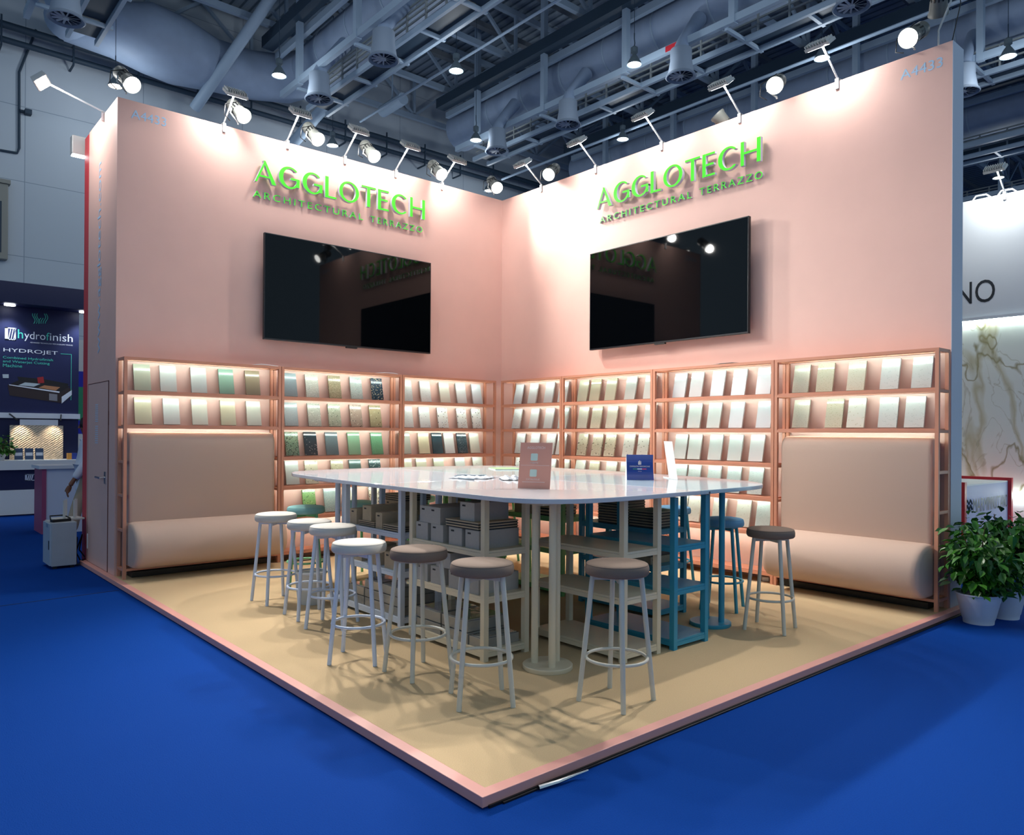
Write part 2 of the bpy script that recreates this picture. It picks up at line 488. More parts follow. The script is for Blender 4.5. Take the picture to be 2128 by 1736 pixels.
def shelving(label, w, bench, to_world, rz, n_led):
    """local x along the wall, y = 0 at the wall face and -0.27 at the front"""
    t = thing('shelving_bay', label, 'shelf', to_world, rz, 'salmon shelving bays along the booth walls')
    for x0 in (0, w - PS):
        for y0 in (-.27, -.046):
            MB().box((x0, y0, PZ), (x0 + PS, y0 + PS, TOPZ)).build('post', SALMON, t)
    top = MB()
    top.box((PS, -.27, TOPZ - .028), (w - PS, -.240, TOPZ)).box((PS, -.038, TOPZ - .022), (w - PS, -.010, TOPZ))
    for x0 in (0.0015, w - .0295): top.box((x0, -.238, TOPZ - .028), (x0 + .028, -.046, TOPZ))
    top.box((PS, -.236, TOPZ - .012), (w - PS, -.042, TOPZ))
    top.build('top_frame', SALMON, t)
    leds = [TOPZ]
    for i, z in enumerate(LV):
        if bench and 2 <= i < 5:
            for x0 in (0.0015, w - .0295): MB().box((x0, -.238, z - .026), (x0 + .028, -.046, z)).build('side_rail', SALMON, t)
            continue
        s = MB(); zb = z - .025
        s.box((PS, -.27, zb), (w - PS, -.243, z)).box((PS, -.038, z - .018), (w - PS, -.010, z))
        for x0 in (0.0015, w - .0295): s.box((x0, -.238, zb), (x0 + .028, -.046, z))
        if not (bench and i == 5): s.box((PS, -.262, z), (w - PS, -.01, z + .013))
        s.build('shelf', SALMON, t)
        if i < 5: leds.append(z)
    for z in leds:
        zz = z - .0125 if z == TOPZ else z - .0005
        e = MB(); e.box((PS + .03, -.226, zz - .012), (w - PS - .03, -.2125, zz)).add([(PS + .03, -.212, zz - .012), (w - PS - .03, -.212, zz - .012), (w - PS - .03, -.212, zz), (PS + .03, -.212, zz)], [(3, 2, 1, 0)], 1)
        e.build('light_strip', [SALMON, LED], t, fix=False)
    return t

BAYS = {}
def bayL(k, x0, x1, label, bench=False): BAYS[k] = (shelving(label, x1 - x0, bench, (x0, 0, 0), 0, 5))
def bayR(k, y0, y1, label, bench=False): BAYS[k] = (shelving(label, y0 - y1, bench, (0, y0, 0), -R(90), 5))
bayL('L1', -5.218, -3.550, 'salmon shelving bay framing the bench on the left wall', True)
bayL('L2', -3.543, -1.905, 'salmon shelving bay in the middle of left wall, green and dark tiles')
bayL('L3', -1.898, -0.318, 'salmon shelving bay on left wall beside the room corner')
bayR('R1', -0.318, -1.552, 'narrow salmon shelving bay on right wall beside the room corner')
bayR('R2', -1.559, -3.059, 'salmon shelving bay with beige tiles, second from corner on right wall')
bayR('R3', -3.066, -4.602, 'salmon shelving bay with white tiles, third from corner on right wall')
bayR('R4', -4.609, -6.143, 'salmon shelving bay framing the bench on the right wall', True)

# ------------------------------------------------------------------ tile samples on the shelves
DK = (38, 40, 38)
TM = {
 'sage': ('sage green', terrazzo('t_sage', (196, 200, 168), [])), 'offwhite': ('off-white', terrazzo('t_offw', (228, 230, 220), [])),
 'greyw': ('pale grey-white', terrazzo('t_greyw', (222, 226, 218), [])), 'mint': ('mint green', terrazzo('t_mint', (138, 190, 160), [])),
 'tan': ('tan brown', terrazzo('t_tan', (164, 142, 104), [])), 'cream': ('cream yellow', terrazzo('t_cream', (230, 218, 172), [])),
 'ivory': ('ivory', terrazzo('t_ivory', (236, 232, 208), [])), 'bluegrey': ('blue-grey', terrazzo('t_bg', (138, 160, 168), [((150, 172, 178), 160, .3)])),
 'lightspeck': ('light grey speckled', terrazzo('t_ls', (210, 210, 190), [((236, 234, 220), 60, .25), ((150, 150, 130), 90, .08)])),
 'olive': ('olive speckled', terrazzo('t_olive', (170, 156, 112), [((214, 202, 160), 75, .3), ((110, 96, 60), 90, .12)])),
 'cyan': ('pale cyan speckled', terrazzo('t_cyan', (198, 216, 206), [((226, 234, 226), 60, .3), ((214, 190, 140), 70, .06), ((140, 160, 156), 80, .08)])),
 'bluechip': ('dark blue with cream chips', terrazzo('t_bluechip', (34, 66, 92), [((216, 200, 150), 42, .38), ((120, 150, 160), 60, .2)])),
 'greyblue': ('light blue-grey', terrazzo('t_gb', (176, 190, 190), [((196, 206, 204), 120, .3)])),
 'greensp': ('grey-green speckled', terrazzo('t_gs', (186, 190, 172), [((222, 222, 200), 55, .22), ((130, 140, 124), 70, .1)])),
 'greensp2': ('sage with dark chips', terrazzo('t_gs2', (176, 182, 152), [((214, 212, 186), 50, .2), ((84, 100, 84), 55, .1)])),
 'pinkbr': ('pinkish brown chipped', terrazzo('t_pb', (188, 160, 138), [((226, 210, 180), 48, .14), ((70, 56, 48), 50, .05)])),
 'olivetan': ('polished olive tan chipped', terrazzo('t_ot', (192, 176, 124), [((222, 208, 160), 50, .15), ((80, 72, 50), 44, .07)], .06)),
 'blackgreen': ('black and green mottled', terrazzo('t_bgc', (112, 140, 104), [((18, 28, 26), 48, .42), ((168, 180, 140), 60, .2)])),
 'navy': ('dark navy flecked', terrazzo('t_navy', (30, 54, 66), [((170, 180, 170), 60, .06)], .06)),
 'slate': ('slate blue', terrazzo('t_slate', (92, 118, 126), [((104, 130, 136), 150, .3)], .1)),
 'greenp': ('plain light green', terrazzo('t_gp', (130, 188, 142), [], .08)), 'greens': ('bright green', terrazzo('t_gr', (96, 174, 118), [((120, 194, 140), 90, .25)], .15)),
 'palegr': ('pale grey-green', terrazzo('t_pg', (206, 214, 204), [])),
 'creamchip': ('cream with green chips', terrazzo('t_cc', (222, 210, 172), [((90, 104, 70), 42, .08), ((236, 228, 196), 50, .2)])),
 'beigechip': ('beige with green chips', terrazzo('t_bc', (196, 188, 146), [((80, 96, 62), 45, .14), ((226, 220, 180), 52, .2)])),
 'teal': ('plain teal', terrazzo('t_teal', (62, 104, 98), [])), 'tealchip': ('teal with white chips', terrazzo('t_tc', (40, 82, 84), [((206, 218, 208), 48, .3)])),
 'limechip': ('lime green with dark chips', terrazzo('t_lc', (122, 186, 92), [((28, 50, 30), 48, .2), ((180, 214, 130), 55, .2)])),
 'bluesp': ('grey-blue speckled', terrazzo('t_bs', (156, 186, 182), [((196, 212, 206), 80, .3)])),
 'blackwhite': ('white with black chips', terrazzo('t_bw', (228, 222, 194), [((22, 26, 24), 42, .36)])),
 'whitefine': ('white finely speckled', terrazzo('t_wf', (234, 234, 228), [((170, 186, 176), 120, .14)])),
 'white': ('white', terrazzo('t_w', (236, 238, 234), [])), 'whiteb': ('cool white', terrazzo('t_wb', (230, 236, 240), [])),
 'whitechip': ('white with dark chips', terrazzo('t_wc', (238, 238, 232), [((40, 40, 44), 34, .07), ((176, 140, 100), 40, .06), ((96, 110, 120), 50, .05)])),
 'sageshine': ('polished sage', terrazzo('t_ss', (200, 208, 190), [], .05)), 'dteal': ('deep teal', terrazzo('t_dt', (26, 72, 90), [], .1)),
 'dtealf': ('deep teal flecked', terrazzo('t_dtf', (30, 68, 84), [((150, 178, 180), 80, .14)], .12)),
 'beige': ('beige', terrazzo('t_beige', (206, 202, 168), [])), 'beigesp': ('beige finely speckled', terrazzo('t_bsp', (224, 218, 190), [((204, 192, 156), 90, .2)])),
 'palechip': ('pale with dark flecks', terrazzo('t_pc', (222, 222, 206), [((70, 70, 64), 50, .06)])),
 'faintchip': ('white with faint grey flecks', terrazzo('t_fc', (234, 236, 232), [((160, 164, 166), 44, .07)])),
 'tansh': ('polished beige tan', terrazzo('t_tsh', (206, 196, 160), [], .05)),
 'beigedk': ('beige with black chips', terrazzo('t_bdk', (204, 194, 160), [((46, 42, 36), 46, .09), ((228, 220, 190), 60, .2)])),
 'whsh': ('polished white', terrazzo('t_wsh', (234, 238, 238), [], .04)), 'mintw': ('mint white', terrazzo('t_mw', (224, 236, 228), [], .12)),
 'mintsh': ('polished mint white', terrazzo('t_msh', (222, 234, 224), [], .05)),
 'mintsp': ('pale mint speckled', terrazzo('t_msp', (212, 228, 222), [((184, 206, 202), 80, .2)])),
 'creamsp': ('cream white speckled', terrazzo('t_csp', (234, 232, 214), [((214, 208, 180), 50, .15)])),
 'beigesh': ('polished beige speckled', terrazzo('t_bsh', (218, 210, 176), [((196, 186, 146), 80, .2)], .05)),
 'palegrey': ('pale stone grey', terrazzo('t_pgy', (224, 228, 222), [((206, 212, 206), 60, .15)])),
}
ROWN = ['top', 'second', 'third', 'fourth', 'lowest']
ORD = ['first', 'second', 'third', 'fourth', 'fifth', 'sixth']
BAYN = {'L1': 'bay over the left bench', 'L2': 'middle bay of left wall', 'L3': 'corner bay of left wall', 'R1': 'corner bay of right wall',
        'R2': 'second bay of right wall', 'R3': 'third bay of right wall', 'R4': 'bay over the right bench'}
TILES = {
 ('L1', 0): [(297, 'sage'), (351, 'offwhite'), (415, 'greyw'), (472, 'mint'), (527, 'tan')],
 ('L1', 1): [(299, 'cream'), (358, 'offwhite'), (417, 'ivory'), (476, 'cream'), (530, 'ivory')],
 ('L2', 0): [(605, 'bluegrey'), (651, 'lightspeck'), (698, 'olive'), (743, 'cyan'), (786, 'bluechip')],
 ('L2', 1): [(607.6, 'greyblue'), (656, 'greensp'), (698, 'greensp2'), (743, 'pinkbr'), (783, 'olivetan')],
 ('L2', 2): [(610, 'blackgreen'), (648.7, 'navy'), (693, 'slate'), (739, 'greenp'), (786.5, 'greens')],
 ('L2', 3): [(611, 'palegr'), (651.5, 'creamchip'), (705, 'beigechip'), (743, 'teal'), (784, 'tealchip')],
 ('L2', 4): [(647, 'limechip'), (691, 'bluesp'), (732, 'ivory'), (784, 'blackwhite')],
 ('L3', 0): [(848, 'whitefine'), (887, 'whitefine'), (926.5, 'ivory'), (961.7, 'white'), (993.5, 'whiteb')],
 ('L3', 1): [(850, 'whitefine'), (885.5, 'faintchip'), (923, 'whitechip'), (963, 'whitechip'), (993.4, 'whitechip')],
 ('L3', 2): [(845, 'sageshine'), (884.6, 'cream'), (912.5, 'dteal'), (937, 'white'), (963.8, 'dtealf'), (989.4, 'ivory')],
 ('L3', 3): [(850, 'beige'), (881, 'beige'), (917, 'sage'), (961, 'palegr'), (997, 'palechip')],
 ('L3', 4): [(872, 'ivory'), (924, 'creamsp'), (990, 'ivory')],
 ('R1', 0): [(1073, 'whiteb'), (1103.5, 'white'), (1137.5, 'white'), (1166, 'white')],
 ('R1', 1): [(1070.7, 'faintchip'), (1105.6, 'white'), (1137.3, 'white'), (1167, 'mintw')],
 ('R1', 2): [(1076.4, 'faintchip'), (1106.7, 'whsh'), (1139.6, 'faintchip'), (1163, 'white')],
 ('R1', 3): [(1075, 'whitechip'), (1108, 'white'), (1140, 'white'), (1168, 'creamsp')],
 ('R2', 0): [(1208, 'beige'), (1232.7, 'tansh'), (1264.8, 'beige'), (1306, 'palegr'), (1346, 'greyw')],
 ('R2', 1): [(1208, 'beigesp'), (1235, 'beigesh'), (1267.4, 'beigesp'), (1305.6, 'creamsp'), (1346, 'greyw')],
 ('R2', 2): [(1206, 'beigedk'), (1237.5, 'beigedk'), (1264, 'beigedk'), (1302.7, 'palechip'), (1333, 'palechip')],
 ('R2', 3): [(1201, 'creamsp'), (1230, 'beigesh'), (1265, 'creamsp'), (1296, 'creamsp'), (1325, 'creamsp')],
 ('R3', 0): [(1408.4, 'whiteb'), (1442.7, 'whsh'), (1487.4, 'whiteb'), (1531.4, 'whiteb'), (1584, 'whiteb')],
 ('R3', 1): [(1405.3, 'mintw'), (1440, 'mintsh'), (1480.5, 'mintw'), (1526.6, 'whiteb'), (1585, 'whiteb')],
 ('R3', 2): [(1411, 'mintw'), (1440.5, 'mintsh'), (1482.7, 'mintw'), (1524, 'mintw'), (1569, 'white')],
 ('R3', 3): [(1409, 'mintsp'), (1438, 'mintsp'), (1479.5, 'mintsp'), (1521.5, 'mintsp'), (1567, 'mintsp')],
 ('R3', 4): [(1412, 'creamsp'), (1439, 'creamsp'), (1492, 'creamsp'), (1541.5, 'creamsp'), (1584, 'mintsp')],
 ('R4', 0): [(1661, 'beigesp'), (1711, 'beigesh'), (1775.4, 'beigesp'), (1845.5, 'palegrey'), (1912.4, 'palegrey')],
 ('R4', 1): [(1660.7, 'beigesp'), (1730, 'beigesh'), (1776, 'creamsp'), (1842.4, 'palegrey'), (1898, 'palegrey')],
}
HYT = 0.288
tile_mesh = {}
def tile_obj(key):
    mb = MB(); w, h, t = .166, HYT, .018
    mb.box((-w / 2, -t, 0), (w / 2, 0, h))
    return mb.build('tile_sample', TM[key][1])
for (bay, row), lst in TILES.items():
    z = LV[row] + .0135
    for i, (px, key) in enumerate(lst):
        if key not in tile_mesh:
            o = tile_obj(key); tile_mesh[key] = o
        else:
            o = tile_mesh[key].copy(); COL.objects.link(o)
        lean = math.asin(.062 / HYT)
        off = .004 * math.sin(px * 1.7)
        if bay[0] == 'L':
            p = at(px, 890, 'y', -.11); o.location = (p.x, -.087 + off, z + .0062); o.rotation_euler = (-lean, 0, .02 * math.sin(px))
        else:
            p = at(px, 890, 'x', -.12); o.location = (-.10 + off, p.y, z + .0074); o.rotation_euler = (-lean, 0, -R(90) + .02 * math.sin(px))
        lead = TM[key][0]
        tag(o, '%s tile sample, %s on %s shelf, %s' % (lead, ORD[i], ROWN[row], BAYN[bay]), 'tile', 'terrazzo tile samples leaning on the shelves')

# ------------------------------------------------------------------ upholstered benches inside the end bays
def bench(label, loc, rz, x0, x1):
    t = thing('bench', label, 'bench', loc, rz)
    mb = MB()
    prof = [(-.05, .50), (-.245, .50), (-.25, .52), (-.25, 1.40)] + [(-.17 - .08 * math.cos(R(a)), 1.44 + .11 * math.sin(R(a))) for a in range(10, 91, 16)] + [(-.10, 1.548), (-.05, 1.52)]
    n = len(prof); cx, cz = -.15, 1.0
    secs = [(x0, .90, .965), (x0 + .012, .97, .99), (x0 + .035, 1, 1), (x1 - .035, 1, 1), (x1 - .012, .97, .99), (x1, .90, .965)]
    vs = []
    for x, ky, kz in secs: vs += [(x, cx + (y - cx) * ky, cz + (zz - cz) * kz) for y, zz in prof]
    fs = [(i * n + k, i * n + (k + 1) % n, (i + 1) * n + (k + 1) % n, (i + 1) * n + k) for i in range(len(secs) - 1) for k in range(n)]
    fs += [tuple(range(n)), tuple((len(secs) - 1) * n + k for k in range(n - 1, -1, -1))]
    mb.add(vs, fs); mb.build('backrest', FABRIC, t, smooth=True, ang=1.0)
    pr = [(-.05, .165), (-.36, .165), (-.44, .172), (-.51, .196), (-.56, .24), (-.59, .30), (-.60, .37), (-.59, .44), (-.565, .50), (-.52, .555), (-.46, .595), (-.39, .618), (-.31, .627), (-.05, .627)]
    n = len(pr); cx, cz = -.33, .39
    secs = [(x0 - .02, .80, .84), (x0 - .012, .90, .92), (x0 + .005, .965, .97), (x0 + .045, 1, 1), (x1 - .045, 1, 1), (x1 - .005, .965, .97), (x1 + .012, .90, .92), (x1 + .02, .80, .84)]
    vs = []
    for x, ky, kz in secs: vs += [(x, (cx + (y - cx) * ky) if y < -.3 else -.30 if False else (cx + (y - cx) * ky), cz + (zz - cz) * kz) for y, zz in pr]
    fs = [(i * n + k, i * n + (k + 1) % n, (i + 1) * n + (k + 1) % n, (i + 1) * n + k) for i in range(len(secs) - 1) for k in range(n)]
    fs += [tuple(range(n)), tuple((len(secs) - 1) * n + k for k in range(n - 1, -1, -1))]
    m2 = MB(); m2.add(vs, fs)
    # clear the shelf posts: the roll stays between them except at the very front
    m2.build('seat', FABRIC, t, smooth=True, ang=1.0)
    MB().box((x0 + .03, -.232, .055), (x1 - .03, -.05, .11)).build('base', DARK, t)
    return t
bench('beige upholstered bench with tall backrest on the left wall', (-5.218, 0, 0), 0, .064, 1.668 - .064)
bench('beige upholstered bench with tall backrest on the right wall', (0, -4.609, 0), -R(90), .064, 1.534 - .064)

# ------------------------------------------------------------------ the big table
ZT = 1.165
OUT = [(-4.287, -5.05), (-4.287, -4.4), (-4.27, -3.6), (-4.225, -2.8), (-4.16, -2.05), (-4.08, -1.72), (-3.93, -1.51), (-3.70, -1.39), (-3.3, -1.30), (-2.75, -1.26), (-2.1, -1.29), (-1.55, -1.38), (-1.30, -1.53), (-1.17, -1.80), (-1.12, -2.3), (-1.17, -3.3), (-1.29, -4.2), (-1.44, -4.85), (-1.56, -5.15), (-1.74, -5.36), (-2.02, -5.47), (-2.6, -5.505), (-3.44, -5.53), (-3.82, -5.515), (-4.03, -5.46), (-4.18, -5.35), (-4.26, -5.2)]
def smooth_closed(P, k=6):
    o = []; n = len(P)
    for i in range(n):
        p0, p1, p2, p3 = (Vector(P[(i + j - 1) % n]) for j in range(4))
        for q in range(k):
            t = q / k
            o.append(tuple(0.5 * (2 * p1 + (p2 - p0) * t + (2 * p0 - 5 * p1 + 4 * p2 - p3) * t * t + (3 * p1 - p0 - 3 * p2 + p3) * t ** 3)))
    return o
def clip(P, ax, v, keep_less):
    o = []; n = len(P)
    ins = lambda p: (p[ax] <= v) if keep_less else (p[ax] >= v)
    for i in range(n):
        a, b = P[i], P[(i + 1) % n]
        if ins(a): o.append(a)
        if ins(a) != ins(b):
            t = (v - a[ax]) / (b[ax] - a[ax]); o.append((a[0] + (b[0] - a[0]) * t, a[1] + (b[1] - a[1]) * t))
    return o
OUTS = smooth_closed(OUT)
table = thing('table', 'large white rounded terrazzo bar table in the middle of booth', 'table', (-2.9, -3.6, PZ))
tops = {'white': terrazzo('top_white', (212, 216, 222), [((216, 218, 222), 70, .3)], .07), 'beige': terrazzo('top_lilac', (208, 208, 212), [((212, 212, 214), 70, .3)], .07),
        'blue': terrazzo('top_blue', (178, 198, 206), [((168, 190, 204), 45, .16), ((84, 84, 84), 40, .02)], .07), 'green': terrazzo('top_green', (196, 210, 208), [((190, 208, 204), 50, .2)], .07)}
COLS = {'white': (212, 220, 232), 'beige': (220, 206, 178), 'blue': (50, 146, 174), 'green': (120, 186, 116)}
FR = {k: mat('frame_' + k, c, 0.4) for k, c in COLS.items()}
SX, SY = -2.80, -3.60
PED = {'beige': (-3.895, -5.125), 'blue': (-2.13, -5.14), 'white': (-3.895, -2.45), 'green': (-2.13, -2.43)}
loc0 = Vector((-2.9, -3.6, PZ))
for k, lx, ly in (('white', True, False), ('beige', True, True), ('blue', False, True), ('green', False, False)):
    P = clip(clip(OUTS, 0, SX - .0008 if lx else SX + .0008, lx), 1, SY - .0008 if ly else SY + .0008, ly)
    MB().prism([(x - loc0.x, y - loc0.y) for x, y in P], lambda u, v, w: (u, v, w - PZ), ZT - .03, ZT).build('tabletop', tops[k], table, bevel=.004)
    px, py = PED[k]
    sx = 1 if lx else -1; sy = 1 if ly else -1
    q = MB().box((px - .22 * sx - loc0.x, py - .18 * sy - loc0.y, 1.117 - PZ), (px + .95 * sx - loc0.x, py + .95 * sy - loc0.y, ZT - .031 - PZ)); q.build('support_panel', FR[k], table)
    ped = MB().lathe([(0, 0), (.158, 0), (.161, .004), (.161, .026), (.157, .030), (0, .030)], 40, Matrix.Translation((px - loc0.x, py - loc0.y, .0005))).build('pedestal', FR[k], table, smooth=True)
    for a in ((5, 125, 245) if lx else (175, 55, 295)):
        cx, cy = px - loc0.x + .086 * math.cos(R(a)), py - loc0.y + .086 * math.sin(R(a)) * sy
        MB().tube([(cx, cy, .030), (cx, cy, 1.117 - PZ)], .0235, 20).build('post', FR[k], ped, smooth=True)

# shelf racks under the table
RL = [.777, .475, .12]
def rack(col, x0, x1, y0, y1, label):
    t = thing('shelf_rack', label, 'rack', (x0, y0, PZ), 0, 'shelf racks under the table')
    w, d = x1 - x0, y1 - y0; s = .04
    for xx in (0, w - s):
        for yy in (0, d - s):
            MB().box((xx, yy, 0), (xx + s, yy + s, 1.116 - PZ)).build('post', FR[col], t)
    for z in RL:
        zz = z - PZ; m = MB()
        m.box((s, 0.002, zz - .045), (w - s, .03, zz - .016)).box((s, d - .03, zz - .045), (w - s, d - .002, zz - .016))
        m.box((.002, s, zz - .045), (.03, d - s, zz - .016)).box((w - .03, s, zz - .045), (w - .002, d - s, zz - .016))
        m.box((s, .004, zz - .015), (w - s, d - .004, zz)).box((.004, s, zz - .015), (s, d - s, zz)).box((w - s, s, zz - .015), (w - .004, d - s, zz))
        m.build('shelf', FR[col], t)
    return t
RK = {'F1': ('beige', -4.14, -3.74, -4.775, -3.88), 'F2': ('beige', -3.46, -3.07, -5.385, -4.50), 'W1': ('white', -4.08, -3.69, -3.67, -2.76), 'W2': ('white', -3.46, -3.07, -3.05, -2.16),
      'B1': ('blue', -2.955, -2.55, -5.41, -4.56), 'B2': ('blue', -2.33, -1.93, -4.765, -3.88), 'G1': ('green', -2.955, -2.56, -3.05, -2.16), 'G2': ('green', -2.33, -1.94, -3.67, -2.78)}
RKL = {'F1': 'beige rack full of grey cartons under the table front left', 'F2': 'empty beige shelf rack right of the beige pedestal', 'W1': 'white shelf rack with long cartons under the table left side',
       'W2': 'white shelf rack standing further back behind the long cartons', 'B1': 'empty blue shelf rack beside the blue pedestal', 'B2': 'blue shelf rack with stacked trays behind the empty blue one',
       'G1': 'green shelf rack with stepped cartons at the table rear', 'G2': 'green shelf rack beside blue trays at the table rear'}
for k, v in RK.items(): rack(*v, RKL[k])

# cartons and trays on the racks
def carton(x0, x1, y0, y1, z0, h, label, face='-x', group='kraft cartons on the table racks', m=None):
    mb = MB(); mb.box((x0, y0, z0 + .0006), (x1, y1, z0 + h))
    zc = z0 + h
    mb.box(((x0 + x1) / 2 - .0015, y0 + .004, zc), ((x0 + x1) / 2 + .0015, y1 - .004, zc + .0006), 1)
    if face == '-x': mb.box((x0 - .0006, y1 - .06, zc - .03), (x0, y1 - .025, zc - .018), 1)
    else: mb.box((x0 + .025, y0 - .0006, zc - .03), (x0 + .06, y0, zc - .018), 1)
    return tag(mb.build('carton', [m or KRAFT, PRINT]), label, 'box', group)
def tray(x0, x1, y0, y1, z0, h, label, wrap=False):
    mb = MB()
    if wrap:
        mb.box((x0, y0, z0 + .0006), (x1, y1, z0 + h * .92)); mb.box((x0 + .012, y0 + .012, z0 + h * .92), (x1 - .012, y1 - .012, z0 + h), 1)
        o = mb.build('wrapped_tray', [PLASTICWRAP, mat('film_top', (150, 146, 138), 0.06, coat=1.0, bump=0.5, nscale=9)], bevel=.003)
        return tag(o, label, 'tray', 'film wrapped sample trays on the racks')
    n = 3; hh = h / (2 * n)
    for i in range(n):
        mb.box((x0 + .004, y0 + .004, z0 + .0006 + 2 * i * hh), (x1 - .004, y1 - .004, z0 + (2 * i + 1) * hh), 1)
        mb.box((x0, y0, z0 + (2 * i + 1) * hh), (x1, y1, z0 + (2 * i + 2) * hh), 0)
    o = mb.build('sample_tray', [KRAFT, DARK])
    return tag(o, label, 'tray', 'black lined sample trays on the racks')
GREYK = mat('grey_card', (172, 168, 162), 0.75, noise=0.04, nscale=50)
x0, x1 = -4.132, -3.77
for (lv, nm) in ((0, 'upper'), (1, 'middle')):
    z = RL[lv]
    for i, y in enumerate((-4.02, -4.21, -4.43, -4.62)):
        carton(x0 + .01, x1, y - .075, y + .075, z, .125, 'grey carton, %s of the bottom row on %s shelf of beige rack' % (ORD[i], nm), m=GREYK)
    z2 = z + .1258
    if lv == 0:
        carton(x0 + .015, x1 - .02, -4.11, -3.985, z2, .12, 'grey carton, first of two stacked upright on upper beige shelf', m=GREYK)
        carton(x0 + .01, x1 - .02, -4.25, -4.115, z2, .12, 'grey carton, second of two stacked upright on upper beige shelf', m=GREYK)
        tray(x0, x1 - .01, -4.70, -4.33, z2, .055, 'black lined trays under the topmost carton of beige rack')
        carton(x0 + .02, x1 - .04, -4.63, -4.47, z2 + .056, .125, 'topmost grey carton of the beige rack, on black trays', m=GREYK)
    else:
        carton(x0 + .02, x1 - .02, -4.36, -4.19, z2, .11, 'lone grey carton on the second row, middle shelf of beige rack', m=GREYK)
for i, (yb, n) in enumerate(((-4.10, 2), (-4.42, 2))):
    for j in range(n):
        tray(x0 + .015, x1, yb - .15, yb + .15, RL[2] + j * .0808, .08, 'film wrapped tray, %s of %s stack on bottom beige shelf' % (('lower', 'upper')[j], ('back', 'middle')[i]), True)
tray(x0 + .02, x1 - .02, -4.728, -4.58, RL[2], .07, 'single film wrapped tray beside the near post of beige rack', True)
x0, x1 = -4.07, -3.71
z = RL[0]
carton(x0 + .02, x1 - .05, -2.93, -2.82, z, .13, 'long carton nearest the far end of white rack upper shelf')
tray(x0 + .01, x1 - .05, -3.24, -2.98, z, .045, 'black lined trays carrying a long carton on white rack')
carton(x0 + .02, x1, -3.17, -3.03, z + .046, .125, 'long carton lying on black trays, upper white shelf')
carton(x0 + .01, x1, -3.36, -3.26, z, .13, 'long carton in the middle of the upper white shelf')
tray(x0 - .0, x1 - .02, -3.622, -3.39, z, .05, 'black lined trays beside the near post of white rack')
z = RL[1]
carton(x0 + .02, x1, -3.02, -2.88, z, .125, 'carton at the far end of white rack middle shelf')
carton(x0 + .02, x1, -3.28, -3.14, z, .125, 'carton in the middle of white rack middle shelf')
carton(x0 + .01, x1, -3.55, -3.40, z, .13, 'carton by the near post on white rack middle shelf')
z = RL[2]
for i, (y, n) in enumerate(((-2.95, 2), (-3.22, 3), (-3.49, 3))):
    for j in range(n):
        tray(x0 + .01, x1, y - .128, y + .128, z + j * .0758, .075, 'film wrapped tray, %s in the %s stack on bottom white shelf' % (('lowest', 'second', 'third')[j], ('far', 'middle', 'near')[i]), True)
# white rack behind, green and blue racks
z = RL[0]
carton(-3.42, -3.11, -2.62, -2.36, z, .14, 'wide kraft carton on the back white rack')
tray(-3.43, -3.10, -2.66, -2.34, z + .1408, .06, 'black lined trays on top of the wide kraft carton')
carton(-2.92, -2.60, -2.94, -2.72, z, .14, 'kraft carton on green rack below a smaller one')
carton(-2.90, -2.66, -2.92, -2.76, z + .1408, .12, 'smaller kraft carton topping a carton on green rack')
carton(-2.92, -2.60, -2.46, -2.24, RL[1], .16, 'kraft carton on middle shelf of green rack')
carton(-2.29, -1.98, -3.2, -2.95, z, .13, 'kraft carton on the green rack beside blue trays')
tray(-2.31, -1.97, -3.5, -3.24, z, .09, 'black lined trays on the green rack beside kraft carton')
for i, (yy, n) in enumerate(((-4.58, 2), (-4.22, 3))):
    for j in range(n):
        tray(-2.285, -1.985, yy - .14, yy + .15, z + j * .0708, .07, 'dark sample tray, %s in the %s stack on blue rack' % (('lowest', 'second', 'third')[j], ('near', 'far')[i]))
carton(-2.28, -1.97, -4.66, -4.40, RL[1], .06, 'flat kraft carton on middle shelf of blue rack', '-y')
carton(-2.27, -1.98, -4.64, -4.42, RL[1] + .0608, .11, 'dark grey carton resting on a flat one, blue rack', '-y', m=mat('dark_card', (92, 84, 78), 0.8))
carton(-3.0 + .08, -2.60, -3.03 + .36, -2.5, z, .10, 'low kraft carton behind others on green rack') if False else None

# ------------------------------------------------------------------ bar stools
def make_stool(kind, label, seat_m, leg_m):
    t = thing('bar_stool', label, 'stool', (0, 0, PZ), 0, 'bar stools around the table')
    r = .180
    MB().lathe([(0, .712), (r - .03, .712), (r - .008, .716), (r, .727), (r + .001, .750), (r - .003, .768), (r - .006, .7715), (r - .005, .774), (r - .009, .7775), (r - .02, .782), (r - .06, .788), (r - .11, .790), (0, .791)], 40).build('seat', seat_m, t, smooth=True, ang=0.9)
    fr = MB(); fr.bar((-.132, 0, .698), (.132, 0, .698), .034, .026); fr.bar((0, -.132, .698), (0, .132, .698), .034, .0255)
    fr.build('seat_frame', leg_m, t)
    for a in range(4):
        c, s = math.cos(a * math.pi / 2), math.sin(a * math.pi / 2)
        MB().tube([(.213 * c, .213 * s, 0.001), (.138 * c, .138 * s, .7105)], .0145, 14).build('leg', leg_m, t, smooth=True)
    rg = MB(); rr = .172; zr = .245
    rg.tube([(rr * math.cos(2 * math.pi * k / 40), rr * math.sin(2 * math.pi * k / 40), zr) for k in range(40)], .0095, 10, closed=True)
    rg.build('foot_ring', leg_m, t, smooth=True)
    return t
LINEN = mat('linen_seat', (206, 201, 192), 0.85, noise=0.05, nscale=300, spec=0.2)
BROWN = mat('taupe_seat', (128, 110, 98), 0.85, noise=0.06, nscale=300, spec=0.2)
BLUES = mat('blue_seat', (104, 154, 190), 0.85, spec=0.2)
TEALS = mat('teal_seat', (150, 202, 198), 0.85, spec=0.2)
